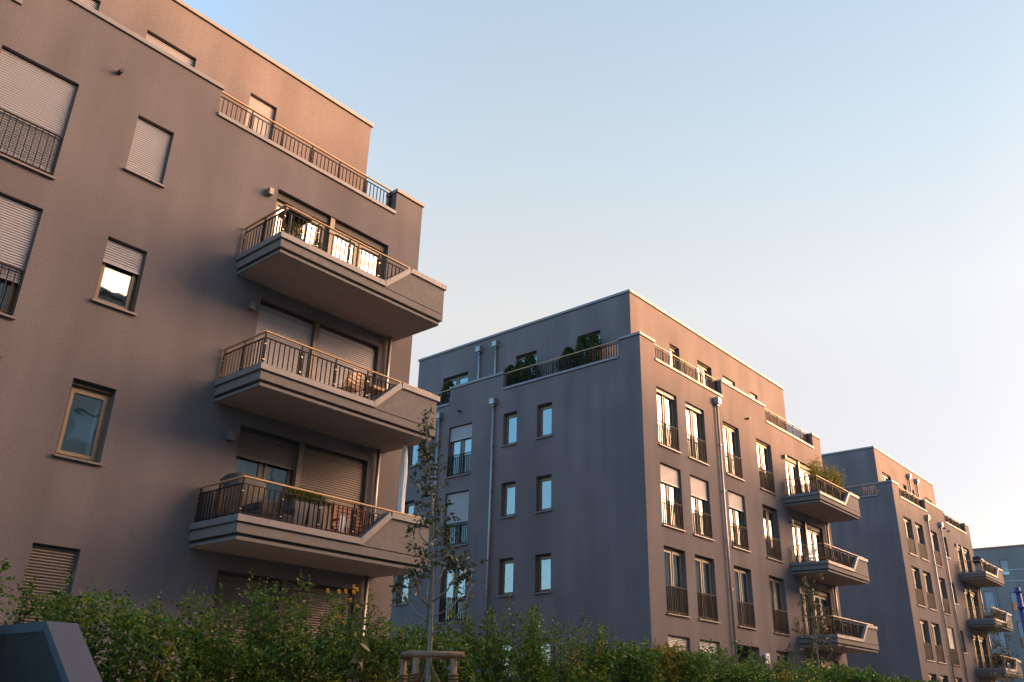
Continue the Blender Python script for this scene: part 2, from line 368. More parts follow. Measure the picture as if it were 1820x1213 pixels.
def downpipe(B, T, u, z0, z1, hopper=True, r=0.05, brackets=True):
    m = MB(); c = lambda z: T(u, -0.09, z)
    m.tube([c(z0), c(z1)], r, 10)
    P = B.add(m, 'downpipe', 'pipe', smooth=True)
    if hopper:
        h = MB().box(u-0.13, u+0.13, -0.24, -0.003, z1-0.02, z1+0.22, T).box(u-0.145, u+0.145, -0.255, -0.002, z1+0.22, z1+0.25, T)
        h.box(u-0.075, u+0.075, -0.165, -0.015, z1-0.10, z1-0.02, T)
        B.add(h, 'rainwater_hopper', 'pipe', P, bevel=0.006)
    if brackets:
        z = z0+0.9
        while z < z1-0.4:
            b = MB().box(u-0.062, u+0.062, -0.152, -0.028, z, z+0.03, T).box(u-0.012, u+0.012, -0.03, 0.0, z+0.005, z+0.025, T)
            B.add(b, 'pipe_bracket', 'pipe', P); z += 1.9
    return P

def railing(B, parent, T, axis, ua, ub, zb, zt, d, step=0.118, post=0.86, joined=False, ends=(True, True), hand=True, bottom=None, bolts=False):
    """flat-bar railing between ua and ub at inward depth d; zb foot, zt top of the wooden handrail"""
    wx = axis == 'y'
    if hand:
        hm = MB(); hm.box(ua-0.0, ub+0.0, d-0.028, d+0.028, zt-0.038, zt, T); B.add(hm, 'handrail', 'wood', parent, bevel=0.012)
    tr = zt-0.15
    rm = MB().box(ua, ub, d-0.018, d+0.018, tr, tr+0.012, T)
    n = max(1, int(round((ub-ua)/post)))
    posts = [ua+(ub-ua)*i/n for i in range(n+1)]
    if not ends[0]: posts = posts[1:]
    if not ends[1]: posts = posts[:-1]
    f = bottom or (lambda u: zb)
    if not bottom: B.add(MB().box(ua, ub, d-0.014, d+0.014, zb+0.05, zb+0.062, T), 'rail', 'rail', parent)
    for u in posts:
        z = f(u)
        pm = MB(); pm.box(u-0.024, u-0.012, d-0.024, d+0.024, z, tr-0.02, T); pm.box(u+0.012, u+0.024, d-0.024, d+0.024, z, tr-0.02, T)
        pm.box(u-0.006, u+0.006, d-0.022, d+0.022, tr-0.25 if tr-0.25 > z else z, zt-0.04, T)
        p = B.add(pm, 'railing_post', 'rail', parent)
    if bolts:
        key = ('bolt', wx)
        if key not in _mc:
            hx, hy = (0.005, 0.022) if wx else (0.022, 0.005)
            me = MB().box(-hx, hx, -hy, hy, -0.006, 0.006).mesh('bolt'); me.materials.append(MT['bolt']); _mc[key] = me
        for u in posts:
            z = f(u)
            if tr-z > 0.5:
                for q in (0.12, tr-z-0.14): link('bolt', _mc[key], parent, B.loc(T(u, d-0.028, z+q)))
    k = max(1, int(round((ub-ua)/step)))
    us = [ua+(ub-ua)*i/k for i in range(k+1)]
    us = [u for u in us if all(abs(u-p) > 0.05 for p in posts)]
    for u in us:
        z = f(u)
        if tr-z < 0.06: continue
        if joined: rm.box(u-0.0035, u+0.0035, d-0.017, d+0.017, z, tr, T)
        else: link('baluster', baluster_mesh(tr-z, wx), parent, B.loc(T(u, d, z)))
    B.add(rm, 'rail', 'rail', parent)

def balcony(B, x0, s, joined=False, L=4.85, P=1.66):
    """projecting balcony: two-band slab, kerb with coping, folded parapet rising at its right end, railing"""
    T = lambda u, d, z: (x0+u, D-P+d, s+z)           # d counts from the front edge back to the wall
    m = MB()
    m.box(0.03, L-0.12, 0.03, P, 0.0, 0.062, T)
    m.box(0.12, L-0.2, 0.12, P, 0.062, 0.122, T)
    m.box(0.0, L-0.03, 0.0, P, 0.122, 0.29, T)
    uv, up2 = 2.92, 3.66
    # kerbs and the raised parapet
    prof = [(0.0, 0.30), (L-0.03, 0.30), (L-0.03, 0.337), (0, 0.337)]
    m.box(0.02, uv-0.10, 0.02, 0.16, 0.29, 0.325, T); m.box(0.02, 0.16, 0.16, P, 0.29, 0.325, T)
    b = B.add(m, 'balcony', 'balcony')
    pm = MB()
    poly = [(uv-0.10, 0.312), (L-0.03, 0.312), (L-0.03, 1.0), (up2+0.01, 1.0), (uv-0.01, 0.325), (uv-0.10, 0.325)]
    pm.prism([T(u, 0.004, z) for u, z in poly], (0, 0.15, 0))
    pm.box(L-0.18, L-0.03, 0.154, P, 0.30, 1.0, T)
    B.add(pm, 'parapet_panel', 'balcony', b)
    B.add(MB().box(0.06, L-0.10, 0.06, P-0.001, -0.006, -0.001, T), 'soffit', 'soffit', b)
    c = MB()
    # coping: left arm, front arm, slope, raised arm  (butted end to end)
    e = 0.04; t = 0.125; w = 0.23
    c.box(-e, w-e, w-e, P, 0.325, 0.325+t, T)
    c.box(-e, uv-0.02, -e, w-e, 0.325, 0.325+t, T)
    zc = 0.325; dz = 1.0-0.325
    dx = up2-uv
    nx, nz = -dz/math.hypot(dx, dz)*t, dx/math.hypot(dx, dz)*t
    tang = t*math.tan(0.5*math.atan2(dz, dx))
    lo_b = (uv, zc); lo_t = (uv-tang, zc+t); hi_b = (up2, 1.0); hi_t = (up2-tang, 1.0+t)
    c.prism([T(u, -e, z) for u, z in ((uv-0.02, zc), lo_b, hi_b, hi_t, lo_t, (uv-0.02-0.0, zc+t) if lo_t[0] > uv-0.02 else lo_t)], (0, w, 0))
    c.box(up2, L+0.02, -e, w-e, 1.0, 1.0+t, T)
    for seam in (): pass
    c.box(up2-tang, up2, -e, w-e, 1.0+t-0.001, 1.0+t, T)
    c.box(L-0.21, L+0.02, w-e, P, 1.0, 1.0+t, T)
    B.add(c, 'coping', 'coping', b)
    B.add(MB().box(0.62, 0.624, -e-0.0015, 0.0, 0.347, 0.449, T).box(uv-0.2, uv-0.196, -e-0.0015, 0.0, 0.347, 0.449, T).box(4.0, 4.004, -e-0.0015, 0, 1.022, 1.123, T), 'coping_joint_or_shadow', 'box', b)
    def foot(u):
        if u <= uv-tang: return 0.45
        if u <= up2-tang: return 0.45+(u-(uv-tang))*dz/dx
        return 1.125
    # front railing and its handrail, then the left return
    Tw = lambda u, d, z: T(u, d, z)
    railing(B, b, Tw, 'x', 0.05, 3.62, 0.45, 1.195, 0.10, joined=joined, post=0.87, hand=False, bottom=foot, ends=(True, False), bolts=x0 < 20)
    B.add(MB().box(0.05, uv-0.12, 0.086, 0.114, 0.50, 0.512, T), 'rail', 'rail', b)
    sl = MB().prism([T(uv-0.12, 0.086, 0.50), T(uv-0.04, 0.086, 0.515), T(up2-0.14, 0.086, 1.045), T(up2-0.14, 0.086, 1.06), T(uv-0.06, 0.086, 0.53), T(uv-0.12, 0.086, 0.515)], (0, 0.028, 0))
    B.add(sl, 'rail', 'rail', b)
    B.add(MB().box(0.02, L-0.12, 0.072, 0.128, 1.16, 1.198, T).box(0.022, 0.078, 0.128, P-0.02, 1.16, 1.198, T), 'handrail', 'wood', b, bevel=0.014)
    pm = MB()
    for u in (4.05, 4.66): pm.box(u-0.007, u+0.007, 0.085, 0.115, 1.125, 1.153, T)
    B.add(pm, 'handrail_bracket', 'rail', b)
    TL = lambda u, d, z: T(d, u, z)                 # u runs from the front back to the wall
    railing(B, b, TL, 'y', 0.10, P-0.06, 0.45, 1.195, 0.05, joined=joined, post=0.75, hand=False, ends=(False, True), bolts=x0 < 20)
    return b

def building(name, x0, x1, depth, label, wins, gwins, notches, gnotch, pw, gpw, ph, pipes, gpipes, ppipes, gppipes, balx, baljoin, holes, group, joined=False, doors=(), recess=()):
    root = thing(name, (x0, D, 0), label, 'apartment building', group); B = Bld(root, x0)
    F = lambda u, d, z: (u, D+d, z)                 # street front, u = world x
    G = lambda u, d, z: (x0+d, D+u, z)              # left gable, u = distance behind the front
    GR = lambda u, d, z: (x1-d, D+u, z)
    BK = lambda u, d, z: (u, D+depth-d, z)
    m = MB()
    shell(m, F, x0, x1, 0, 13.6, [w[:4] for w in wins]+[d[:4] for d in doors]+[(*r, 2.2) for r in recess], 0.26)
    shell(m, G, 0, depth, 0, 13.6, [w[:4] for w in gwins], 0.26)
    shell(m, GR, 0, depth, 0, 13.6, [], 0.2); shell(m, BK, x0, x1, 0, 13.6, [], 0.2)
    for r in recess: m.quad(F(r[0], 2.2, r[2]), F(r[1], 2.2, r[2]), F(r[1], 2.2, r[3]), F(r[0], 2.2, r[3]))
    # parapet ring with the lowered stretches behind the railings
    th = 0.40
    def segs(a, b, ns):
        out = []; c = a
        for n0, n1 in sorted(ns):
            if n0 > c: out.append((c, n0))
            c = n1
        if c < b: out.append((c, b))
        return out
    sides = [(F, x0, x1, notches, 0.0), (G, th, depth-th, gnotch, 0.0), (GR, th, depth-th, gnotch, 0.0), (BK, x0, x1, [], 0.0)]
    cop = MB(); shade_strip = MB(); e = 0.045
    for i, (T, a, b, ns, _) in enumerate(sides):
        main = i in (0, 3)
        m.box(a, b, 0, th, 13.6, PK, T)
        for p, q in segs(a, b, ns):
            m.box(p, q, 0, th, PK, PT, T)
            ca = p-(e if main and p == a else (0.0 if p == a else 0.02)); cb = q+(e if main and q == b else (0.0 if q == b else 0.02))
            if not main and p == a: ca = th+e
            if not main and q == b: cb = depth-th-e
            cop.box(ca, cb, -e, th+e, PT+0.022, PT+0.125, T); shade_strip.box(p+0.012, q-0.012, 0.012, th-0.012, PT, PT+0.022, T)
        for n0, n1 in ns:
            cop.box(n0+0.002 if n0 > a else a, n1-0.002, -e, th+e, PK+0.022, PK+0.115, T); shade_strip.box(n0, n1, 0.012, th-0.012, PK, PK+0.022, T)
    # roof terrace and penthouse
    m.quad((x0, D, TF), (x1, D, TF), (x1, D+depth, TF), (x0, D+depth, TF))
    px0, px1, py1 = ph
    PF = lambda u, d, z: (u, D+S+d, z)
    PG = lambda u, d, z: (px0+d, D+u, z)
    PR = lambda u, d, z: (px1-d, D+u, z)
    PB = lambda u, d, z: (u, D+py1-d, z)
    shell(m, PF, px0, px1, TF, PHT, [w[:4] for w in pw], 0.24); shell(m, PG, S, py1, TF, PHT, [w[:4] for w in gpw], 0.24)
    shell(m, PR, S, py1, TF, PHT, [], 0.2); shell(m, PB, px0, px1, TF, PHT, [], 0.2)
    B.add(m, 'wall', 'wall')
    B.add(MB().quad((px0, D+S, PHT-0.02), (px1, D+S, PHT-0.02), (px1, D+py1, PHT-0.02), (px0, D+py1, PHT-0.02)), 'roof', 'roof')
    e2 = 0.05; shade_strip.box(px0+0.012, px1-0.012, D+S+0.012, D+py1-0.012, PHT-0.015, PHT+0.022)
    cop.box(px0-e2, px1+e2, D+S-e2, D+S+0.35, PHT+0.022, PHT+0.125); cop.box(px0-e2, px1+e2, D+py1-0.35, D+py1+e2, PHT+0.022, PHT+0.125)
    cop.box(px0-e2, px0+0.35, D+S+0.35, D+py1-0.35, PHT+0.022, PHT+0.125); cop.box(px1-0.35, px1+e2, D+S+0.35, D+py1-0.35, PHT+0.022, PHT+0.125)
    B.add(cop, 'coping', 'coping'); o = B.add(shade_strip, 'coping_joint_or_shadow', 'box'); o['kind'] = 'stuff'  # dark strips below the copings paint in their drip-edge shadow
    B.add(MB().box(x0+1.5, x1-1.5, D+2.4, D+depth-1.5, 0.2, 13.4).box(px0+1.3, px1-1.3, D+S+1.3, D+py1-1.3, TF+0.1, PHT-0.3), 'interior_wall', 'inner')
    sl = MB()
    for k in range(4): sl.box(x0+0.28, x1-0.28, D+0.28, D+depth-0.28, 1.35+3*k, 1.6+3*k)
    B.add(sl, 'floor_slab', 'inner')
    for T, ax, ws in ((F, 'x', wins), (G, 'y', gwins), (PF, 'x', pw), (PG, 'y', gpw)):
        for w in ws: window(B, T, ax, *w[:4], joined=joined, **w[4])
    for d in doors:
        a, b, c, e_ = d[:4]; o = d[4]; mid = o.pop('pier', (a+b)/2-0.08)
        sh = o.pop('shutters', (0, 0)); cu = o.pop('curtains', (None, None))
        window(B, F, 'x', a, mid, c, e_, 'double', shutter=sh[0], curtain=cu[0], sill=False, box=0.2, joined=joined, **o)
        window(B, F, 'x', mid+0.13, b, c, e_, 'double', shutter=sh[1], curtain=cu[1], sill=False, box=0.2, joined=joined, **o)
        B.add(MB().box(mid, mid+0.13, 0.03, 0.25, c, e_, F), 'door_pier', 'frame')
    for u, za, zb, hop in pipes: downpipe(B, F, u, za, zb, hop)
    for u, za, zb, hop in gpipes: downpipe(B, G, u, za, zb, hop)
    for u, za, zb, hop in ppipes: downpipe(B, PF, u, za, zb, hop)
    for u, za, zb, hop in gppipes: downpipe(B, PG, u, za, zb, hop)
    for T, ax, ns in ((F, 'x', notches), (G, 'y', gnotch), (GR, 'y', gnotch)):
        for n0, n1 in ns:
            rp = B.add(MB().box(n0+0.01, n1-0.01, 0.15, 0.25, PK+0.115, PK+0.121, T), 'terrace_railing', 'rail')
            railing(B, rp, T, ax, n0+0.06, n1-0.06, PK+0.121, PT+0.14, 0.20, joined=joined or T is GR)
    for s in (10.33, 7.33, 4.33):
        balcony(B, balx, s, baljoin)
    for (u, z) in holes:
        B.add(MB().tube([F(u, 0.05, z), F(u, -0.16, z-0.01)], 0.05, 10), 'overflow_spout', 'box')
    return B, F, G

def lamp(B, F, u, z):
    m = MB().box(u-0.06, u+0.06, -0.15, -0.002, z-0.12, z+0.06, F)
    B.add(m, 'wall_lamp', 'lamp', bevel=0.008)

def hd(k): return 12.95 if k == 3 else 4.0+3*k
# ---- nearest building
wins = []
for k in range(4):
    wins.append((2.95, 4.40, hd(k)-2.24, hd(k), dict(kind='double', french=True, shutter=[1.0, 1.0, 0.70, 0.955][k], curtain=[(0, 1, 'curtain')], box=0.05, fmat='frame')))
wins += [(5.65, 6.46, 11.60, 12.97, dict(shutter=1.0)), (5.65, 6.46, 8.60, 10.0, dict(shutter=0.36)),
         (5.65, 6.46, 5.55, 7.0, dict(box=0.09, fmat='frame_wood', curtain=[(0.0, 0.12, 'curtain'), (0.84, 1, 'curtain')])), (5.65, 6.46, 1.75, 4.0, dict(shutter=1.0, shmat='shutter_shaded'))]
d1 = [(9.17, 12.68, 10.72, 12.95, dict(shutters=(0, 0), curtains=([(0.02, 0.98, 'curtain')], [(0.0, 0.95, 'curtain')]), fmat='frame_wood', pier=10.78)),
      (9.17, 12.68, 7.72, 10.0, dict(shutters=(1, 1), shmat='shutter', pier=10.72)),
      (9.17, 12.68, 4.72, 7.0, dict(shutters=(0.22, 0.48), curtains=([(0.05, 0.5, 'curtain')], None), shmat='shutter_shaded', pier=10.72)),
      (9.17, 12.68, 1.62, 4.0, dict(shutters=(1, 1), shmat='shutter_shaded', pier=10.72))]
pw = [(8.60, 9.40, 13.76, 16.05, dict(shutter=1.0, sill=False)), (5.78, 7.05, 13.76, 16.08, dict(kind='double', shutter=1.0, sill=False)), (3.4, 4.67, 13.76, 16.08, dict(kind='double', shutter=1.0, sill=False))]
B1, F1, G1 = building('apartment_building', -3.07, 13.78, 12.4, 'nearest dark brown apartment building, cut by the left edge of the photo', wins, [],
    [(-2.09, 3.03), (7.33, 12.80)], [(0.98, 6.85)], pw, [], (-1.95, 12.50, 11.2), [(12.95, 7.81, 10.33, False), (12.92, 4.81, 7.33, False), (12.90, 1.2, 4.33, False)], [], [], [], 8.45, False, [(5.06, 13.68)], 'dark rendered apartment buildings in a row', doors=d1)
for z in (12.72, 9.72, 6.70): lamp(B1, F1, 8.92, z)

# ---- middle building
wins = []
cx = [(26.12, 27.58), (28.26, 29.72), (31.30, 32.75), (34.38, 35.87)]
def cur(k, c):
    if k == 3: return [[(0.0, 0.25, 'curtain_teal'), (0.36, 0.62, 'curtain'), (0.72, 1, 'curtain_teal')], [(0, 0.2, 'curtain'), (0.45, 0.85, 'curtain_teal')], [(0.55, 1, 'curtain')], [(0.5, 1, 'curtain')]][c]
    if k == 2: return [[(0, 1, 'curtain')], [(0.1, 1, 'curtain')], [(0.3, 0.9, 'curtain')], [(0, 0.3, 'curtain_teal'), (0.5, 0.9, 'curtain')]][c]
    return [[(0, 1, 'curtain')], [(0, 0.9, 'curtain')], [(0.05, 1, 'curtain')], [(0.1, 0.95, 'curtain_teal')]][c]
for c, (a, b) in enumerate(cx):
    for k in (1, 2, 3):
        sh = {(3, 0): 0.05, (3, 1): 0.05, (2, 0): 0.29, (2, 1): 0.33, (2, 2): 0.28}.get((k, c), 0)
        wins.append((a, b, hd(k)-2.27, hd(k), dict(kind='double', french=True, shutter=sh, curtain=cur(k, c), fmat='frame_wood' if k == 1 else 'frame')))
for c in (0, 1): wins.append((cx[c][0], cx[c][1]-0.02, 1.75, 4.03, dict(kind='double', shutter=1.0)))
wins.append((34.44, 35.88, 1.75, 4.04, dict(kind='double')))
gw = []
for k in (0, 1, 2, 3):
    h = hd(k)-0.04
    gw.append((4.21, 4.97, h-1.39, h, dict(curtain=None if k != 1 else [(0, 1, 'curtain_teal')])))
    gw.append((6.05, 6.79, h-1.39, h, dict(curtain=[(0.2, 0.5, 'curtain')] if k else None)))
    gw.append((8.58, 9.98, h-2.24, h, dict(kind='double', french=True, shutter={3: 0.27, 2: 0.62, 1: 0.04, 0: 1.0}[k], curtain=[(0, 1, 'curtain')])))
    gw.append((11.9, 12.65, h-1.39, h, dict(curtain=[(0.0, 0.5, 'curtain')])))
d2 = []
for k in (0, 1, 2, 3):
    d2.append((37.32, 40.85, hd(k)-2.28 if k else 1.62, hd(k)-0.04, dict(shutters=(0, 0), curtains=([(0.0, 0.42, 'curtain')], [(0.05, 0.5, 'curtain')]), pier=38.9, fmat='frame_wood' if k == 1 else 'frame')))
pw = [(29.18, 29.97, 13.76, 16.05, dict(sill=False)), (31.51, 32.79, 13.76, 16.05, dict(kind='double', sill=False, curtain=[(0, 0.4, 'curtain')])), (33.85, 35.06, 13.76, 16.05, dict(kind='double', sill=False, shutter=0.5)), (36.62, 37.40, 13.76, 16.05, dict(sill=False, shutter=0.5))]
gpw = [(2.58, 3.76, 13.76, 16.02, dict(kind='double', sill=False)), (5.96, 7.15, 13.76, 15.98, dict(kind='double', sill=False, curtain=[(0, 0.4, 'curtain')])), (10.08, 11.72, 13.76, 15.97, dict(kind='double', sill=False))]
B2, F2, G2 = building('apartment_building', 25.08, 41.93, 14.9, 'middle dark grey apartment building with its bluish side wall and street front in full view', wins, gw,
    [(26.10, 31.43), (35.60, 40.95)], [(0.97, 6.86), (10.03, 14.3)], pw, gpw, (26.20, 40.60, 13.5), [(30.73, 1.3, 13.50, True), (41.25, 7.81, 10.33, False), (41.25, 4.81, 7.33, False)], [(7.29, 1.2, 13.42, True), (10.55, 1.2, 13.42, True)], [], [(8.30, 13.8, 16.72, True), (9.32, 13.8, 16.72, True)],
    36.72, False, [(33.62, 13.63)], 'dark rendered apartment buildings in a row', doors=d2, recess=[(31.0, 32.9, 1.3, 4.05)])
for z in (12.72, 9.70, 6.70): lamp(B2, F2, 37.1, z)
B2.add(MB().tube([G2(9.35, 0.05, 13.55), G2(9.35, -0.16, 13.54)], 0.05, 10), 'overflow_spout', 'box')
B2.add(MB().box(31.02, 32.88, D+2.05, D+2.15, 1.3, 3.9), 'entrance_door', 'frame')

# ---- third building
wins = []
for k in (1, 2, 3):
    for c, (a, b) in enumerate([(53.87, 55.33), (56.0, 57.5), (59.0, 60.45)]):
        wins.append((a, b, hd(k)-2.27, hd(k)-0.06, dict(kind='double', french=True, rail_panel=True, curtain=[(0.1, 0.9, 'curtain_teal')] if (k+c) % 2 else [(0.2, 1, 'curtain')], shutter=0.98 if (k, c) == (1, 2) else 0)))
    wins.append((61.65, 62.50, hd(k)-1.42, hd(k)-0.06, dict()))
for a, b in [(53.87, 55.33), (56.0, 57.5), (59.0, 60.45)]: wins.append((a, b, 1.75, 4.03, dict(kind='double')))
d3 = []
for k in (0, 1, 2, 3):
    d3.append((64.65, 67.95, hd(k)-2.28 if k else 1.62, hd(k)-0.06, dict(shutters=(0, 0), curtains=([(0.0, 1, 'curtain')], [(0.0, 1, 'curtain')]) if k < 3 else (None, [(0, 0.5, 'curtain')]), pier=66.2)))
pw = [(54.7, 56.35, 13.76, 15.97, dict(kind='double', sill=False, curtain=[(0, 0.3, 'curtain')])), (58.63, 59.37, 13.76, 15.97, dict(sill=False)), (60.25, 60.95, 13.76, 15.97, dict(sill=False)), (63.19, 64.8, 13.76, 15.97, dict(kind='double', sill=False))]
B3, F3, G3 = building('apartment_building', 52.68, 69.05, 14.9, 'third dark apartment building, farther down the street, with brown window panels', wins, [],
    [(53.84, 58.9), (62.95, 68.05)], [(0.85, 6.5)], pw, [], (53.80, 65.8, 13.5), [(58.5, 1.3, 13.45, True), (61.30, 1.3, 13.45, True), (68.4, 7.81, 10.33, False), (68.4, 4.81, 7.33, False)], [], [(59.94, 13.8, 16.62, True), (61.57, 13.8, 16.62, True)], [],
    64.0, True, [(62.3, 13.5), (63.2, 13.45)], 'dark rendered apartment buildings in a row', joined=True, doors=d3)
for z in (12.72, 9.70, 6.70): lamp(B3, F3, 64.4, z)

# ------------------------------------------------------------------ the row across the street (it shades and mirrors)
MT['cream'] = plain('cream_plaster', (0.42, 0.38, 0.33), 0.9, 0, 0.12, 0.7)
MT['brick'] = plain('brick_wall', (0.24, 0.13, 0.09), 0.9, 0, 0.25, 6.0)
MT['palegrey'] = plain('pale_grey_plaster', (0.44, 0.46, 0.47), 0.9, 0, 0.12, 0.7)
def opposite(x0, x1, h, y1, mat, label):
    root = thing('apartment_building', (x0, y1, 0), label, 'apartment building'); off = tuple(root.location)
    T = lambda u, d, z: (u, y1-d, z)
    m = MB(); ops = []
    n = int((x1-x0)/3.4); st = (x1-x0)/n; fl = int((h-1.5)/3.1)
    for i in range(n):
        for k in range(fl):
            a = x0+i*st+st*0.5-0.65; ops.append((a, a+1.3, 1.4+k*3.1, 3.0+k*3.1))
    shell(m, T, x0, x1, 0, h, ops, 0.2)
    m.quad((x0, y1, 0), (x0, y1-12, 0), (x0, y1-12, h), (x0, y1, h)); m.quad((x1, y1, 0), (x1, y1-12, 0), (x1, y1-12, h), (x1, y1, h))
    m.quad((x0, y1-12, 0), (x1, y1-12, 0), (x1, y1-12, h), (x0, y1-12, h)); m.quad((x0, y1, h), (x1, y1, h), (x1, y1-12, h), (x0, y1-12, h))
    m.build('wall', mat, root, off)
    MB().box(x0-0.2, x1+0.2, y1-0.5, y1+0.25, h, h+0.25).build('cornice', 'coping', root, off)
    gm = MB().box(-0.65, 0.65, -0.05, 0.0, 0, 1.6).mesh('window'); gm.materials.append(MT['glass'])
    bk = MB().box(-0.65, 0.65, -0.4, -0.38, 0, 1.6).mesh('curtain'); bk.materials.append(MT['curtain'])
    for a, b, c, d in ops:
        w = link('window', gm, root, ((a+b)/2-x0, -0.12, c)); link('curtain', bk, w, (0, 0, 0))
opposite(-24, 8, 16.0, -13, 'brick', 'brick apartment house across the street, mirrored in the lower windows')
opposite(8, 30, 22.0, -13, 'cream', 'cream apartment house across the street, out of the picture')
opposite(30, 45, 22.6, -13, 'palegrey', 'pale grey apartment house across the street, out of the picture')
opposite(45, 58, 20.6, -13, 'cream', 'lower cream house across the street, out of the picture')
opposite(58, 68, 18.3, -13, 'brick', 'tall brick house across the street, out of the picture')
opposite(68, 86, 17.6, -13, 'cream', 'cream corner house across the street, out of the picture')
opposite(86, 97, 19.2, -13, 'palegrey', 'narrow pale grey house across the street, out of the picture')
opposite(97, 130, 20.3, -13, 'brick', 'long brick house across the street, out of the picture')

# ------------------------------------------------------------------ building closing the street
root = thing('apartment_building', (95, 20, 0), 'low grey apartment block closing the street at the right edge of the photo', 'apartment building')
off = tuple(root.location); T4 = lambda u, d, z: (95+d, u, z)
MT['wall_far'] = stucco('grey_render', (0.235, 0.205, 0.195))
m = MB()
ops = [(18.75, 19.45, 14.7, 16.15), (20.55, 21.45, 11.4, 13.3), (18.3, 19.15, 11.4, 13.1), (20.3, 21.2, 8.3, 9.6), (18.2, 19.05, 8.0, 10.4), (20.4, 21.3, 5.0, 6.6), (14.5, 15.6, 14.7, 16.15), (14.5, 15.6, 11.4, 13.1), (14.5, 15.6, 8.3, 10.1)]
shell(m, T4, 8, 40, 0, 17.3, ops, 0.2)
m.box(95.3, 107, 8, 40, 0, 17.2)
m.quad((95, 8, 0), (107, 8, 0), (107, 8, 17.3), (95, 8, 17.3)); m.quad((95, 8, 17.3), (107, 8, 17.3), (107, 40, 17.3), (95, 40, 17.3))
m.build('wall', 'wall_far', root, off)
MB().box(94.93, 95.4, 7.9, 40.1, 17.3, 17.45).build('coping', plain('red_coping', (0.30, 0.12, 0.09), 0.6), root, off)
for z in (15.1, 14.05): MB().box(94.96, 94.999, 8, 20.3, z, z+0.09).build('facade_band', 'shutter', root, off)
for i, (a, b, c, d) in enumerate(ops):
    w = MB().box(95.13, 95.17, a, a+0.06, c, d).box(95.13, 95.17, b-0.06, b, c, d).box(95.13, 95.17, a+0.06, b-0.06, c, c+0.06).box(95.13, 95.17, a+0.06, b-0.06, d-0.06, d).build('window', 'frame', root, off)
    MB().box(95.15, 95.16, a+0.06, b-0.06, c+0.06, d-0.06).build('pane', 'glass', w, off)
    sm = MB(); ribbed(sm, T4, a+0.02, b-0.02, d-(d-c)*(1.0 if i in (1, 3) else 0.6), d-0.01, 0.09, 0.09); sm.build('roller_shutter', 'shutter', w, off)
MB().tube([(94.9, 20.35, 1.2), (94.9, 20.35, 13.6)], 0.06, 8).build('downpipe', 'pipe', root, off, smooth=True)

# ------------------------------------------------------------------ blue site pipe in front of it
MT['blue'] = plain('blue_steel', (0.015, 0.04, 0.20), 0.4, 0.1, 0.12, 6)
r = thing('site_pipe', (34.4, 6.66, 0), 'blue steel pipe stand with cross arm at the right edge of the photo', 'pipe'); off = tuple(r.location)
MB().tube([(34.4, 6.66, 0), (34.4, 6.66, 5.9)], 0.085, 14).build('upright', 'blue', r, off, smooth=True)
MB().tube([(34.4, 6.5, 5.62), (34.4, -1.0, 5.62)], 0.07, 12).build('cross_arm', 'blue', r, off, smooth=True)
for z in (5.72, 5.2): MB().tube([(34.4, 6.66, z), (34.4, 6.66, z+0.06)], 0.115, 14).build('flange', 'blue', r, off)

# ------------------------------------------------------------------ stair flank wall at the lower left
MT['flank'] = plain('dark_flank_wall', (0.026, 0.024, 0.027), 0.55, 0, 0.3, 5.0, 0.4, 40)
MT['granite'] = plain('granite_coping', (0.070, 0.070, 0.085), 0.75, 0, 0.16, 60.0, 0.3, 120)
r = thing('stair_wall', (2.93, 7.5, 0), 'dark stair flank wall with sloping grey stone coping at lower left', 'wall'); off = tuple(r.location)
xa, xb = 2.945, 3.185
zt, zl = EYE+0.56, EYE+0.56-1.55
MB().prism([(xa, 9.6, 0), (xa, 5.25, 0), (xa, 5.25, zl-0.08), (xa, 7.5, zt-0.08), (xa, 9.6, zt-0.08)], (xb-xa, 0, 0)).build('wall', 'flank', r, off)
xa -= 0.006; xb += 0.006
MB().prism([(xa, 9.6, zt-0.08), (xa, 7.5, zt-0.08), (xa, 7.5, zt), (xa, 9.6, zt)], (xb-xa, 0, 0)).build('coping', 'granite', r, off)
MB().prism([(xa, 7.5, zt-0.08), (xa, 5.22, zl-0.10), (xa, 5.22, zl-0.02), (xa, 7.5, zt)], (xb-xa, 0, 0)).build('coping', 'granite', r, off)

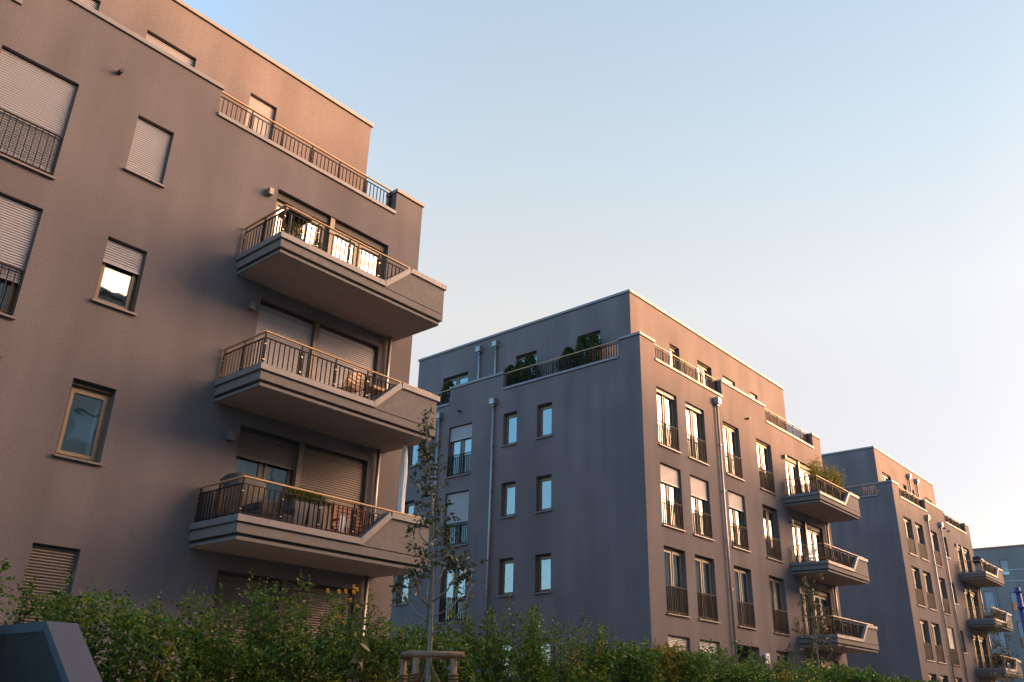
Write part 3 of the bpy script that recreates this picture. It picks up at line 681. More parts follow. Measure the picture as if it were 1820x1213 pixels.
# ------------------------------------------------------------------ hedge
def vnoise(x, seed):
    r_ = np.random.default_rng(seed).normal(size=400); i = np.floor(x).astype(int); f = x-i; f = f*f*(3-2*f)
    return r_[i % 400]*(1-f)+r_[(i+1) % 400]*f
def hedge(name, x0, x1, label, seed):
    """hornbeam hedge: many stems, each with spreading two-ranked twigs; farther off only the leafy skin"""
    g = np.random.default_rng(seed); root = thing(name, (x0, 9.0, 1.0), label, 'hedge'); off = np.array(root.location)
    P = []; Dr = []; L = []; tw = MB()
    near = min(x1, 22.0)
    def twig(p0, d, ln, size, n):
        t = (np.arange(n)+g.random(n)*0.6+0.3)/n; side = np.where(np.arange(n) % 2 == 0, 1.0, -1.0)[:, None]
        h = np.array([-d[1], d[0], 0.0]); h /= np.linalg.norm(h)+1e-6
        droop = np.stack([np.zeros(n), np.zeros(n), -0.10*ln*t*t], 1)
        P.append(p0+d*(ln*t)[:, None]+droop+g.normal(size=(n, 3))*0.008)
        Dr.append(d*0.7+h*side*0.9+g.normal(size=(n, 3))*0.28); L.append(size*(1.05-0.45*t)*g.uniform(0.75, 1.25, n))
    ns = int((near-x0)*17)
    for k in range(ns):
        x = x0+(near-x0)*(k+g.random())/ns; y = g.uniform(8.62, 9.42)
        grp = 0.13*float(vnoise(np.array([x*1.5]), seed)[0])+0.05*float(vnoise(np.array([x*4.1]), seed+1)[0])
        zt = 2.60+grp+0.10*g.normal() + (0.16 if g.random() < 0.12 else 0)
        lean = g.normal(size=2)*np.array([0.16, 0.10]); base = np.array([x, y, 1.0]); top = np.array([x+lean[0], y+lean[1], zt])
        tw.tube([base, base*0.5+top*0.5+np.array([0.03*g.normal(), 0.03*g.normal(), 0]), top], [0.014, 0.010, 0.003], 4, False)
        big = 1.0 if x < 13 else 1.3
        nt = 27 if x < 13 else 17
        for q in range(nt):
            t = 0.36+0.64*(q+g.random())/nt; p0 = base+(top-base)*t; a_ = g.uniform(0, 6.283); ln = (0.40*(1-t)+0.10)*g.uniform(0.6, 1.35)*(1.0 if x < 13 else 1.15)
            el_ = g.uniform(0.05, 0.75); d = np.array([math.cos(a_)*math.cos(el_), math.sin(a_)*math.cos(el_), math.sin(el_)])
            if g.random() < 0.35: d = np.array([d[0]*0.6, -abs(d[1])-0.3, d[2]]); d /= np.linalg.norm(d)
            twig(p0, d, ln, 0.056*big, max(5, int(ln/0.024/big)))
            if x < 10 and q % 3 == 0: tw.tube([p0, p0+d*ln*0.8], [0.004, 0.0015], 3, False)
        d = np.array([lean[0]*0.5+0.05*g.normal(), lean[1]*0.5, 1.0]); d /= np.linalg.norm(d)
        twig(top-d*0.10, d, g.uniform(0.12, 0.34), 0.048*big, 12)
    def skin(n, xa, xb, size, zlo):
        x = g.uniform(xa, xb, n); front = g.random(n) < 0.62
        topz = np.where(x < 22, 2.36, 2.50) + 0.10*vnoise(x*1.1, seed) + 0.08*vnoise(x*3.1, seed+1)
        z = np.where(front, zlo+g.random(n)*(topz-zlo), topz-g.exponential(0.08, n)+0.10*np.maximum(0, vnoise(x*9, seed+7)))
        bul = 0.13*vnoise(x*1.7, seed+2) + 0.10*vnoise(x*2.3+z*2.1, seed+3) + 0.05*vnoise(x*6+z*5, seed+9)
        y = np.where(front, 8.55-bul+g.exponential(0.12, n), g.uniform(8.5, 9.6, n))
        P.append(np.stack([x, y, z], 1)); Dr.append(g.normal(size=(n, 3))*0.8+np.array([0.0, -0.5, 0.15])); L.append(g.uniform(0.7, 1.2, n)*size)
    if x1 > 22:
        skin(34000, 22, 48, 0.10, 1.7); skin(18000, 48, x1, 0.17, 1.9); skin(16000, 12, 22, 0.075, 1.6)
    skin(int(1500*(min(x1, 12)-x0)), x0, min(x1, 12), 0.058, 1.5)
    P = np.concatenate(P)-off; Dr = np.concatenate(Dr); L = np.concatenate(L)
    o = leaves_obj('foliage', 'hedge', root, P, Dr, L, L*0.62); o['kind'] = 'stuff'
    t = tw.build('twigs', 'twig', root, tuple(off)); t['kind'] = 'stuff'
hedge('hedge', 3.3, 80, 'long green hornbeam hedge with yellowing shoots along the foot of the buildings', 21)
hedge('hedge', -1.0, 2.85, 'short piece of hedge left of the stair wall, at the left edge', 33)

# ------------------------------------------------------------------ young trees
def ray_dir(px, py):
    x = (px-910)/1504.3; y = (606.5-py)/1504.3
    return r2*x + u2*y + fwd
def on_plane(px, py, base, dist_off=0.0):
    """photo measurement carried to the upright plane through a plant's foot, square to the view"""
    d = ray_dir(px, py); h = Vector((base[0], base[1], 0)); n = h.normalized()
    k = (h.length+dist_off)/(d.x*n.x+d.y*n.y)
    return Vector((d.x*k, d.y*k, EYE+d.z*k))
def young_tree(base, label, trunk, limbs, clumps, leaf, seed, r0=0.035):
    g = np.random.default_rng(seed)
    root = thing('young_tree', base, label, 'tree', 'young street trees'); off = tuple(base)
    m = MB(); n = len(trunk); m.tube(trunk, [r0*(1-0.82*i/(n-1)) for i in range(n)], 9); m.build('trunk', 'bark', root, off, smooth=True)
    for L in limbs:
        k = len(L); MB().tube(L, [r0*0.36*(1-0.7*i/(k-1)) for i in range(k)], 6).build('limb', 'bark', root, off, smooth=True)
    P = []; Dr = []; S_ = []; tw = MB()
    for (c, rad, num) in clumps:
        for _ in range(max(2, num//9)):
            a = Vector(c)+Vector(g.normal(size=3)*rad*0.45); b = a+Vector((g.normal()*0.10, g.normal()*0.10, g.uniform(0.02, 0.16)))
            tw.tube([Vector(c)*0.6+a*0.4, a, b], [0.004, 0.003, 0.002], 3, False)
            for q in range(9):
                t = g.random(); p = a.lerp(b, t)+Vector(g.normal(size=3)*0.03)
                P.append(p); ang = g.uniform(0, 6.28); Dr.append((math.cos(ang)*0.8, math.sin(ang)*0.8, g.normal()*0.5-0.45)); S_.append(leaf*g.uniform(0.65, 1.25))
    P = np.array(P)-np.array(off); S_ = np.array(S_)
    o = leaves_obj('crown', 'pear', root, P, np.array(Dr), S_, S_*0.48, fold=0.12); o['kind'] = 'stuff'
    t = tw.build('twigs', 'bark', root, off); t['kind'] = 'stuff'
    return root
tb = (6.96, 7.18, 0.55)
pt = lambda x, y, dd=0.0: on_plane(x, y, tb, dd)
trunk = [Vector(tb), pt(760, 1213), pt(765, 1130), pt(767, 1060), pt(768, 980), pt(769, 930), pt(766, 860), pt(760, 800), pt(757, 738)]
limbs = [[pt(766, 1112), pt(735, 1085), pt(722, 1062, .15), pt(708, 1040, .2)], [pt(767, 1128), pt(800, 1110, -.1), pt(822, 1080, -.15), pt(838, 1040, -.2)],
         [pt(766, 1098), pt(800, 1082, .1), pt(818, 1060, .15)], [pt(765, 1082), pt(746, 1060, -.1), pt(744, 1040, -.15), pt(738, 1020, -.2)],
         [pt(768, 1070), pt(795, 1050, -.2), pt(808, 1025, -.25), pt(815, 1000, -.3)], [pt(768, 1040), pt(785, 1022, .2), pt(792, 995, .25)],
         [pt(768, 975), pt(748, 955, .1), pt(740, 925, .15)], [pt(768, 960), pt(782, 935, -.1), pt(786, 905, -.1)], [pt(767, 1000), pt(740, 985, -.2), pt(728, 960, -.2)]]
cl = [(757, 745, .05, 22), (762, 765, .07, 30), (755, 790, .07, 34), (766, 805, .08, 40), (758, 822, .09, 46), (770, 838, .08, 40), (760, 858, .08, 40), (764, 880, .07, 30), (768, 900, .08, 36), (775, 918, .08, 36),
      (782, 940, .10, 46), (750, 930, .06, 24), (742, 942, .07, 30), (728, 952, .06, 24), (735, 972, .07, 30), (748, 985, .05, 20), (790, 960, .09, 46), (798, 978, .09, 46), (780, 990, .10, 56), (762, 1005, .10, 46), (812, 1000, .10, 56),
      (825, 1015, .09, 56), (833, 1035, .08, 46), (815, 1040, .09, 50), (800, 1015, .09, 46), (745, 1020, .10, 56), (728, 1030, .08, 46), (710, 1035, .06, 20), (735, 1045, .07, 36), (706, 1050, .04, 10), (825, 1065, .05, 20), (702, 1070, .03, 6)]
young_tree(tb, 'young staked pear tree in front of the nearest building', trunk, limbs, [(pt(x, y, rnd.uniform(-.28, .28)), r_, n_) for x, y, r_, n_ in [(x, y, r_, int(n_*(1.35 if y < 930 else 0.8))) for x, y, r_, n_ in cl]], 0.076, 5)
def far_tree(base, px, label, seed, h, wd):
    x, y, _ = base; t = [Vector(base), Vector((x, y, base[2]+h*0.5)), Vector((x+0.05, y, base[2]+h*0.8)), Vector((x-0.1, y+0.1, base[2]+h))]
    g = random.Random(seed); lim = []; cl_ = []
    for i in range(12):
        z = base[2]+h*(0.30+0.05*i); a = g.uniform(0, 6.28); L = wd*(1.0-0.062*i)*g.uniform(0.6, 1)
        e = Vector((x+math.cos(a)*L, y+math.sin(a)*L, z+0.35)); lim.append([Vector((x, y, z)), Vector((x+math.cos(a)*L*0.6, y+math.sin(a)*L*0.6, z+0.08)), e])
        for q in range(4): cl_.append((e+Vector((g.gauss(0, .22), g.gauss(0, .22), g.gauss(0.05, .2))), 0.17, 34))
    for i in range(7): cl_.append((Vector((x-0.06, y+0.06, base[2]+h*(0.78+0.035*i))), 0.10, 26))
    young_tree(base, label, t, lim, cl_, 0.095, seed, 0.045)
far_tree((31.9, 13.0, 1.1), None, 'slender young tree in front of the middle building\'s balconies', 8, 5.2, 1.0)
far_tree((57.6, 12.6, 1.1), None, 'bushy young tree before the third building, near the right edge', 9, 6.6, 1.3)

# tripod of stakes round the first tree
r = thing('tree_stake_frame', (tb[0], tb[1], 0.5), 'debarked log frame with rope staking the young pear tree', 'tree stake'); off = tuple(r.location)
q = [on_plane(735, 1166, tb, 0.0), on_plane(815, 1171, tb, -0.05), on_plane(722, 1170, tb, 0.55), on_plane(800, 1174, tb, 0.55)]
def post(p, rr=0.036): MB().tube([(p.x, p.y, 0.4), (p.x, p.y, p.z-0.02)], rr, 10).build('stake', 'stake', r, off, smooth=True)
a_, b_, c_ = q[0], q[1], on_plane(718, 1169, tb, 0.5)
c_.z = a_.z; b_.z = a_.z
ab = (b_-a_).normalized()
post(a_+ab*0.03); post(b_-ab*0.05); post(c_)
MB().tube([a_+Vector((0, 0, .02)), (a_+b_)/2+Vector((0, 0, .025)), b_+ab*0.06+Vector((0, 0, .02))], [0.037, 0.033, 0.036], 10).build('rail', 'stake', r, off, smooth=True)
MB().tube([a_+Vector((0, 0, .03)), c_+(c_-a_).normalized()*0.06+Vector((0, 0, .03))], 0.038, 10).build('rail', 'stake', r, off, smooth=True)
MB().tube([c_+Vector((0, 0, .0)), b_+Vector((0, 0, 0))], 0.03, 8).build('rail', 'stake', r, off, smooth=True)
tk = pt(764, 1150)
for p in (a_+ab*0.03, b_-ab*0.05, c_):
    pts = []
    for i in range(9):
        t = i/8; v = p.lerp(tk, t); v.z = p.z-0.24+(0.20*t)-0.16*math.sin(math.pi*t)*(1-0.3*t); pts.append(v)
    MB().tube(pts, 0.017, 7).build('rope', 'rope', r, off, smooth=True)
    for k in range(3):
        ring = [(p.x+0.049*math.cos(t*0.7), p.y+0.049*math.sin(t*0.7), p.z-0.25+0.032*k+0.004*math.sin(t)) for t in range(10)]
        MB().tube(ring, 0.011, 6).build('rope_binding', 'rope', r, off, smooth=True)

# ------------------------------------------------------------------ yellow flowers and the broad-leaved plant in the hedge
def flower_plant(base, heads, label):
    root = thing('flowering_plant', base, label, 'flower'); off = tuple(base); g = np.random.default_rng(3)
    lp = []; ld = []
    for h in heads:
        b = Vector((base[0]+(h.x-base[0])*0.5, base[1], base[2])); mid = b.lerp(h, 0.6)+Vector((0.03, 0, 0))
        MB().tube([b, mid, h], [0.008, 0.006, 0.004], 5, False).build('stem', 'twig', root, off)
        for t in (0.55, 0.68, 0.8):
            p = b.lerp(h, t); lp.append(p); ld.append((g.normal(), g.normal(), -0.2))
        n = 11; P = [h]*n; dr = [(math.cos(i*6.283/n), -0.35+0.25*math.sin(i*6.283/n), math.sin(i*6.283/n)) for i in range(n)]
        leaves_obj('petal', 'petal', root, np.array(P)-np.array(off), np.array(dr), 0.037, 0.018, fold=0.1)
        MB().tube([h+Vector((0, 0.01, 0)), h+Vector((0, -0.012, 0))], [0.011, 0.008], 8).build('flower_centre', plain('flower_centre', (0.10, 0.05, 0.012), 0.9), root, off)
    o = leaves_obj('leaf', 'hedge', root, np.array(lp)-np.array(off), np.array(ld), 0.14, 0.06); o['kind'] = 'stuff'
fb = (7.2, 9.35, 1.0); fp = lambda x, y, dd=0.0: on_plane(x, y, fb, dd)
flower_plant(fb, [fp(582, 1050), fp(602, 1052, .1), fp(614, 1051, -.1), fp(629, 1043), fp(634, 1048, .15), fp(628, 1053, -.1), fp(623, 1067, .1), fp(635, 1078), fp(598, 1095, -.2), fp(608, 1103, -.1)], 'yellow daisy-like flowers rising above the hedge under the balconies')
bb = (6.75, 8.28, 0.9); g = np.random.default_rng(4); P = []; Dr = []
root = thing('broadleaf_plant', bb, 'broad-leaved green plant pushing out of the hedge face', 'plant')
st = MB(); top = Vector((6.78, 8.22, 2.42)); st.tube([bb, (6.76, 8.25, 1.7), top], [0.012, 0.009, 0.004], 6); st.build('stem', 'twig', root, bb)
for i in range(26):
    t = 0.35+0.65*i/25; p = Vector(bb).lerp(top, t); P.append(p); a = i*2.4; Dr.append((math.cos(a)*0.9, math.sin(a)*0.7-0.35, -0.45))
leaves_obj('leaf', 'pear', root, np.array(P)-np.array(bb), np.array(Dr), 0.17, 0.085, fold=0.1)['kind'] = 'stuff'
# ------------------------------------------------------------------ things on the balconies and roof terraces
MT['black'] = plain('black_plastic', (0.02, 0.02, 0.022), 0.5)
MT['cover'] = plain('grill_cover', (0.045, 0.038, 0.036), 0.7, 0, 0.3, 9, 0.5, 14)
MT['planter'] = plain('slate_planter', (0.085, 0.09, 0.105), 0.6, 0, 0.15, 6)
MT['terracotta'] = plain('terracotta', (0.42, 0.16, 0.08), 0.85, 0, 0.15, 8)
MT['acacia'] = plain('acacia_wood', (0.46, 0.24, 0.10), 0.5, 0, 0.25, 12)
MT['meranti'] = plain('red_brown_wood', (0.26, 0.085, 0.04), 0.5, 0, 0.25, 12)
MT['white'] = plain('white_cloth', (0.78, 0.77, 0.76), 0.85, 0, 0.05, 5)
MT['steel'] = plain('grill_steel', (0.35, 0.35, 0.36), 0.35, 0.8, 0.1, 5)
MT['bluegrey'] = plain('lounge_fabric', (0.055, 0.043, 0.04), 0.85, 0, 0.2, 8)
MT['reed'] = plain('reed_screen', (0.20, 0.135, 0.085), 0.9, 0, 0.3, 30)
F_ = [0, 4.66, 7.66, 10.66]            # balcony floors
yb = D-0.85

def pot(m, c, r0, r1, h, n=14):
    m.tube([(c[0], c[1], c[2]), (c[0], c[1], c[2]+h*0.94), (c[0], c[1], c[2]+h)], [r0, r1, r1*1.04], n); return m
def bush(root, off, mat, c, rad, n, leaf, wd, up=0.6, seed=1, name='foliage'):
    g = np.random.default_rng(seed); d = g.normal(size=(n, 3)); d /= np.linalg.norm(d, axis=1, keepdims=True)
    P = np.array(c)+d*np.array(rad)*(g.random((n, 1))**0.45); Dr = d+np.array([0, 0, up])+g.normal(size=(n, 3))*0.4
    o = leaves_obj(name, mat, root, P-np.array(off), Dr, leaf*g.uniform(0.7, 1.2, n), wd*g.uniform(0.7, 1.2, n)); o['kind'] = 'stuff'; return o
def potted(name, label, cat, c, pr, ph, pmat, mat, rad, n, leaf, wd, up=0.6, seed=1, group=None, square=False):
    root = thing(name, c, label, cat, group)
    if square: MB().box(c[0]-pr, c[0]+pr, c[1]-pr, c[1]+pr, c[2], c[2]+ph).build('planter', pmat, root, c, bevel=0.01)
    else: pot(MB(), c, pr*0.8, pr, ph).build('pot', pmat, root, c, smooth=False)
    bush(root, c, mat, (c[0], c[1], c[2]+ph+rad[2]*0.75), rad, n, leaf, wd, up, seed); return root

# nearest building, top balcony
c = (9.02, 14.55, F_[3]); root = thing('plant_stand', c, 'black roofed plant stand with yellow-green plant on the top balcony', 'plant stand')
m = MB()
for dx in (-0.2, 0.2):
    for dy in (-0.16, 0.16): m.box(c[0]+dx-0.015, c[0]+dx+0.015, c[1]+dy-0.015, c[1]+dy+0.015, c[2], c[2]+0.92)
m.box(c[0]-0.23, c[0]+0.23, c[1]-0.19, c[1]+0.19, c[2]+0.35, c[2]+0.39); m.build('rack', 'black', root, c)
MB().prism([(c[0]-0.30, c[1]-0.24, c[2]+0.92), (c[0]+0.30, c[1]-0.24, c[2]+0.92), (c[0]+0.25, c[1]-0.24, c[2]+1.02), (c[0]-0.25, c[1]-0.24, c[2]+1.02)], (0, 0.48, 0)).build('roof', 'black', root, c)
MB().box(c[0]-0.21, c[0]+0.21, c[1]+0.14, c[1]+0.18, c[2]+0.39, c[2]+0.92).build('back_panel', 'black', root, c)
bush(root, c, 'grass', (c[0], c[1]-0.03, c[2]+0.58), (0.2, 0.16, 0.2), 260, 0.07, 0.03, 0.4, 2)
potted('dry_plant', 'dry grey-brown bush in a low pot on the top balcony', 'plant', (9.62, 14.45, F_[3]), 0.13, 0.26, 'planter', 'dry', (0.22, 0.18, 0.16), 240, 0.07, 0.02, 0.9, 3)
# middle balcony: folding chairs and table
def folding_chair(c, rz, mat, label, seat=0.44):
    root = thing('folding_chair', c, label, 'chair', 'folding chairs on the balconies'); root.rotation_euler = (0, 0, rz); z0 = (0, 0, 0)
    for s in (-0.2, 0.2):
        MB().tube([(s, -0.24, 0), (s, 0.16, 0.86)], 0.014, 6).build('leg', mat, root); MB().tube([(s*0.88, 0.24, 0), (s*0.88, -0.2, seat)], 0.014, 6).build('leg', mat, root)
    for i in range(6): MB().box(-0.2, 0.2, -0.2+i*0.066, -0.2+i*0.066+0.052, seat, seat+0.016).build('seat_slat', mat, root)
    for i in range(4): MB().box(-0.2, 0.2, 0.075+i*0.036, 0.09+i*0.036, 0.60+i*0.072, 0.655+i*0.072).build('back_slat', mat, root)
    return root
folding_chair((11.05, 14.62, F_[2]), R(200), 'acacia', 'left honey-brown folding chair on the middle balcony of the nearest building')
folding_chair((11.42, 14.95, F_[2]), R(160), 'acacia', 'right honey-brown folding chair beside the table on the middle balcony')
def slat_table(c, mat, label, w=0.7, d=0.5, h=0.72):
    root = thing('slatted_table', c, label, 'table')
    for i in range(7): MB().box(-w/2, w/2, -d/2+i*d/7, -d/2+(i+0.86)*d/7, h-0.02, h).build('slat', mat, root)
    MB().box(-w/2+0.03, w/2-0.03, -d/2, -d/2+0.02, h-0.07, h-0.021).build('apron', mat, root)
    for s in (-1, 1):
        for t in (-1, 1): MB().tube([(s*(w/2-0.06), t*(d/2-0.04), 0), (-s*(w/2-0.16), t*(d/2-0.04), h-0.03)], 0.016, 6).build('leg', mat, root)
slat_table((12.0, 14.75, F_[2]), 'acacia', 'small slatted wooden folding table on the middle balcony')
# lower balcony
c = (9.08, 15.12, F_[1]); root = thing('covered_grill', c, 'garden grill under a dark cover on the lowest balcony', 'grill')
m = MB()
pr = [(0.30, 0.0, 0.0), (0.33, 0.1, 0.5), (0.32, 0.0, 0.85), (0.30, 0.02, 1.0), (0.22, 0.02, 1.12), (0.08, 0.0, 1.15)]
n = 18; i0 = len(m.v)
for (rr, wob, z) in pr:
    for k in range(n):
        t = 2*math.pi*k/n; q_ = 1+0.08*math.sin(5*t+z*6); cs, sn = math.cos(t), math.sin(t)
        sx = math.copysign(abs(cs)**0.6, cs)*rr*1.35*q_; sy = math.copysign(abs(sn)**0.6, sn)*rr*q_; m.v.append((sx, sy, z))
for a in range(len(pr)-1):
    for k in range(n): m.f.append((a*n+k, a*n+(k+1) % n, (a+1)*n+(k+1) % n, (a+1)*n+k))
m.f.append(tuple((len(pr)-1)*n+k for k in range(n))); m.build('cover', 'cover', root, smooth=True)
c = (9.42, 14.62, F_[1]); root = thing('lounge_seat', c, 'low dark lounge seat beside the covered grill', 'seat')
MB().box(-0.42, 0.42, -0.33, 0.33, 0.16, 0.36).build('seat', 'bluegrey', root, bevel=0.05); MB().box(-0.42, 0.42, 0.18, 0.36, 0.34, 0.68).build('backrest', 'bluegrey', root, bevel=0.05)
for s in (-0.42, 0.34): MB().box(s, s+0.09, -0.33, 0.33, 0.34, 0.50).build('armrest', 'bluegrey', root, bevel=0.03)
for s in (-0.36, 0.32):
    for t in (-0.28, 0.26): MB().box(s, s+0.04, t, t+0.04, 0, 0.165).build('leg', 'black', root)
for i, x in enumerate((10.13, 10.53)):
    c = (x, 14.75, F_[1]); root = thing('tall_planter', c, ('left' if i == 0 else 'right')+' tall dark planter with grassy plant on the lowest balcony', 'planter', 'tall planters on the lowest balcony')
    MB().prism([(-0.13, -0.15, 0), (0.13, -0.15, 0), (0.17, -0.19, 0.72), (-0.17, -0.19, 0.72)], (0, 0.34, 0)).build('planter', 'planter', root, bevel=0.012)
    bush(root, (0, 0, 0), 'grass', (0, 0, 0.84), (0.28, 0.24, 0.17), 700, 0.11, 0.016, 0.9, 6+i)
c = (11.0, 14.52, F_[1]); root = thing('flower_box', c, 'small terracotta box on the lowest balcony floor', 'pot'); MB().prism([(-0.2, -0.09, 0), (0.2, -0.09, 0), (0.24, -0.11, 0.22), (-0.24, -0.11, 0.22)], (0, 0.2, 0)).build('box', 'terracotta', root); MB().box(-0.25, 0.25, -0.12, 0.13, 0.22, 0.25).build('rim', 'terracotta', root)
c = (11.75, 14.85, F_[1]); root = thing('slatted_bench', c, 'red-brown slatted wooden bench with white cushion end on the lowest balcony', 'bench')
for i in range(7): MB().box(-0.45, 0.50, 0.2+i*0.012, 0.22+i*0.012, 0.42+i*0.085, 0.42+i*0.085+0.06).build('back_slat', 'meranti', root)
for i in range(6): MB().box(-0.45, 0.50, -0.28+i*0.08, -0.28+i*0.08+0.062, 0.38, 0.40).build('seat_slat', 'meranti', root)
for x in (-0.42, 0.42):
    MB().box(x, x+0.05, -0.28, -0.23, 0, 0.6).build('leg', 'meranti', root); MB().box(x, x+0.05, 0.2, 0.25, 0, 1.0).build('leg', 'meranti', root)
    MB().box(x-0.005, x+0.055, -0.3, 0.22, 0.60, 0.63).build('armrest', 'meranti', root)
for i in range(5): MB().box(-0.45, 0.5, -0.275, -0.255, 0.06+i*0.065, 0.11+i*0.065).build('front_slat', 'meranti', root)
c = (11.28, 14.58, F_[1]); root = thing('towel', c, 'white towel hanging by the bench on the lowest balcony', 'towel')
m = MB(); n = 12
for i in range(n):
    a0 = (-0.11+0.22*i/n, 0.012*math.sin(i*1.1)); a1 = (-0.11+0.22*(i+1)/n, 0.012*math.sin((i+1)*1.1)); s0 = 0.02*math.sin(i)
    m.quad((a0[0], a0[1], 0.05), (a1[0], a1[1], 0.05), (a1[0]*0.9, a1[1], 0.62+0.02*math.sin(i+1)), (a0[0]*0.9, a0[1], 0.62+s0))
o = m.build('cloth', 'white', root); so = o.modifiers.new('thick', 'SOLIDIFY'); so.thickness = 0.012
MB().box(-0.13, 0.13, 0.0, 0.02, 0.62, 0.64).box(-0.13, -0.11, 0, 0.02, 0, 0.62).box(0.11, 0.13, 0, 0.02, 0, 0.62).build('towel_rack', 'steel', root)
c = (12.78, 14.52, F_[1]); root = thing('closed_parasol', c, 'closed white parasol standing at the right end of the lowest balcony', 'parasol')
MB().tube([(0, 0, 0), (0, 0, 2.62)], 0.02, 8).build('pole', 'steel', root, smooth=True); MB().box(-0.22, 0.22, -0.22, 0.22, 0, 0.07).build('base', 'planter', root)
m = MB(); n = 20; pr = [(0.03, 2.55), (0.05, 2.46), (0.07, 2.2), (0.08, 1.85), (0.085, 1.5), (0.085, 1.1), (0.08, 0.78), (0.06, 0.74)]
for rr, z in pr:
    for k in range(n):
        t = 2*math.pi*k/n; q_ = rr*(1+0.16*math.sin(6*t+z*1.5)+0.06*math.sin(3*t)); m.v.append((q_*math.cos(t)+0.012*math.sin(z*4), q_*math.sin(t), z))
for a in range(len(pr)-1):
    for k in range(n): m.f.append((a*n+k, a*n+(k+1) % n, (a+1)*n+(k+1) % n, (a+1)*n+k))
m.build('canopy', 'white', root, smooth=True)

# middle building: thujas on the roof terrace
for i, (px_, py_, h) in enumerate([(908, 642, 1.45), (925, 640, 1.5), (942, 626, 1.75), (1010, 607, 1.5), (1035, 592, 1.85), (1055, 590, 1.8), (800, 680, 1.6)]):
    d = ray_dir(px_, py_); k = 25.75/d.x; y = d.y*k
    c = (25.75, y, TF+0.01); where = ['leftmost of the row', 'second of the row', 'before the left terrace door', 'lone one left of the right terrace door', 'left of the pair before the right terrace door', 'right of the pair before the right terrace door', 'far one before the rear door'][i]
    root = thing('thuja', c, 'dark potted thuja on the roof terrace, '+where, 'thuja', 'potted thujas on the roof terrace')
    MB().box(-0.2, 0.2, -0.2, 0.2, 0, 0.38).build('planter', 'planter', root, bevel=0.012)
    g = np.random.default_rng(50+i); n = 2600; t = g.random(n)**0.75; a = g.uniform(0, 6.283, n)
    rr = 0.46*(1-t)**0.55*(0.55+0.6*g.random(n))*(1+0.25*np.sin(a*3+t*9+i)+0.15*np.sin(a*5-t*17+2*i)) + 0.02
    h *= 0.85; P = np.stack([np.cos(a)*rr, np.sin(a)*rr, 0.36+t*h], 1); Dr = np.stack([np.cos(a)*0.5, np.sin(a)*0.5, np.full(n, 1.0)], 1)+g.normal(size=(n, 3))*0.25
    leaves_obj('crown', 'thuja', root, P, Dr, 0.10*g.uniform(0.6, 1.3, n), 0.035)['kind'] = 'stuff'
    MB().tube([(0, 0, 0.3), (0, 0, 0.36+h*0.85)], [0.03, 0.01], 6).build('trunk', 'bark', root)
# middle building balconies
fx = 36.72
c = (fx+0.35, D-1.0, F_[3]); root = thing('reed_screen', c, 'brown reed screen inside the left railing of the middle building\'s top balcony', 'screen')
m = MB()
for i in range(46): m.tube([(0.0+0.008*math.sin(i*2.1), -0.5+i*0.026, 0.02), (0.0, -0.5+i*0.026, 0.62+0.02*math.sin(i*1.7))], 0.011, 5)
o = m.build('reeds', 'reed', root); o['kind'] = 'stuff'
MB().box(-0.02, -0.012, -0.5, 0.7, 0.15, 0.165).build('binding_wire', 'steel', root); MB().box(-0.02, -0.012, -0.5, 0.7, 0.5, 0.515).build('binding_wire', 'steel', root)
for i in range(5):
    c = (fx+0.75+i*0.72, D-1.22, F_[3]); root = thing('bamboo_plant', c, ['first', 'second', 'third', 'fourth', 'fifth'][i]+' feathery bamboo from the left along the middle building\'s top balcony', 'bamboo', 'bamboos on the top balcony of the middle building')
    MB().box(-0.3, 0.3, -0.16, 0.16, 0, 0.4).build('planter', 'planter', root, bevel=0.01)
    g = np.random.default_rng(70+i); P = []; Dr = []; m = MB()
    for k in range(20):
        b = Vector((g.uniform(-.3, .3), g.uniform(-.13, .13), 0.38)); h = g.uniform(0.8, 1.7)*(1.0 if i else 0.85); ln = Vector((g.normal()*0.22, g.normal()*0.16, 0)); pts = [b+Vector((0, 0, h*t))+ln*t*t for t in (0, 0.35, 0.7, 1)]
        m.tube(pts, [0.006, 0.005, 0.004, 0.002], 4, False)
        for q_ in range(26):
            t = g.uniform(0.3, 1); p = b+Vector((0, 0, h*t))+ln*t*t; P.append(p+Vector(g.normal(size=3)*0.03)); Dr.append((g.normal(), g.normal(), g.uniform(-0.5, 0.6)))
    st = m.build('culms', 'grass', root); st['kind'] = 'stuff'
    leaves_obj('foliage', 'bamboo', root, np.array(P), np.array(Dr), 0.17, 0.034)['kind'] = 'stuff'
folding_chair((fx+1.05, D-0.55, F_[2]), R(250), 'white', 'white folding chair on the middle building\'s centre balcony')
slat_table((fx+2.0, D-0.9, F_[2]), 'meranti', 'low dark slatted table on the middle building\'s centre balcony', 0.8, 0.6, 0.55)
potted('potted_shrub', 'round dark shrub in a pot on the middle building\'s lowest balcony', 'plant', (fx+1.9, D-0.9, F_[1]), 0.2, 0.35, 'planter', 'thuja', (0.36, 0.36, 0.34), 900, 0.07, 0.035, 0.3, 91)
folding_chair((fx+1.2, D-0.8, F_[1]), R(120), 'terracotta', 'orange-red folding chair on the middle building\'s lowest balcony')
slat_table((fx+2.7, D-0.8, F_[1]), 'meranti', 'dark red slatted table on the middle building\'s lowest balcony', 1.0, 0.7, 0.72)
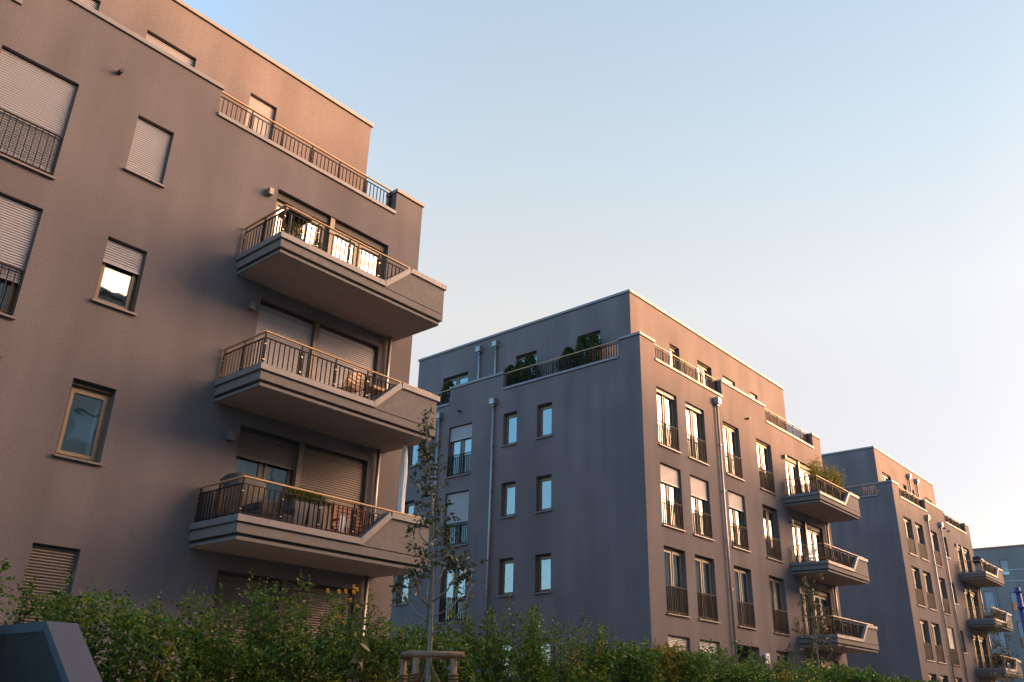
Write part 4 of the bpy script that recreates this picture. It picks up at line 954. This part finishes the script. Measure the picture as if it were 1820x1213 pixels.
# house number lamp by the entrance
c = (33.30, D-0.06, EYE+2.05); root = thing('house_number_sign', c, 'small white house number lamp box beside the entrance of the middle building', 'sign')
MB().box(-0.02, 0.02, 0.0, 0.058, -0.1, 0.1).build('bracket', 'black', root); MB().box(-0.16, 0.16, -0.09, 0.0, -0.2, 0.2).build('box', 'white', root, bevel=0.01)
m = MB(); m.box(-0.06, -0.025, -0.0945, -0.0905, -0.11, 0.11).box(0.025, 0.06, -0.0945, -0.0905, -0.11, 0.11).box(-0.025, 0.025, -0.0945, -0.0905, 0.075, 0.11).box(-0.025, 0.025, -0.0945, -0.0905, -0.11, -0.075).build('digit', 'black', root)
# third building balconies
c = (65.0, D-1.15, F_[3]); root = thing('gas_grill', c, 'gas grill with closed lid on the third building\'s top balcony', 'grill')
MB().box(-0.35, 0.35, -0.22, 0.22, 0.1, 0.72).build('cabinet', 'steel', root, bevel=0.01); MB().box(-0.75, 0.75, -0.24, 0.24, 0.82, 0.86).build('side_shelf', 'black', root)
MB().prism([(-0.42, -0.26, 0.86), (-0.42, 0.26, 0.86), (-0.42, 0.22, 1.16), (-0.42, -0.08, 1.2), (-0.42, -0.26, 1.05)], (0.84, 0, 0)).build('lid', 'black', root, bevel=0.02); MB().box(-0.38, 0.38, -0.24, 0.24, 0.72, 0.819).build('firebox', 'black', root)
for s in (-0.33, 0.27): MB().box(s, s+0.06, -0.2, 0.2, 0, 0.1).build('leg', 'black', root)
c = (66.1, D-1.2, F_[3]); root = thing('storage_box', c, 'white storage box beside the grill on the third building\'s top balcony', 'box')
MB().box(-0.35, 0.35, -0.22, 0.22, 0.0, 0.85).build('body', 'white', root, bevel=0.015); MB().box(-0.37, 0.37, -0.24, 0.24, 0.852, 0.91).build('lid', 'white', root, bevel=0.015)
for i in range(4):
    potted('balcony_plant', ['first', 'second', 'third', 'fourth'][i]+' bushy plant from the left on the third building\'s lowest balcony', 'plant', (64.35+i*0.9, D-1.3, F_[1]), 0.22, 0.4, 'planter', 'pear', (0.5, 0.3, 0.35), 500, 0.12, 0.06, 0.2, 120+i, 'bushy plants on the third building\'s lowest balcony')
c = (65.1, D-1.72, F_[1]+0.25); root = thing('wire_heart', c, 'pale wire heart hanging on the third building\'s lowest balcony', 'ornament')
hp = [Vector((0.016*16*math.sin(t)**3, 0, 0.016*(13*math.cos(t)-5*math.cos(2*t)-2*math.cos(3*t)-math.cos(4*t)))) for t in [i*6.283/40 for i in range(41)]]
MB().tube(hp, 0.018, 6).build('heart', 'white', root)
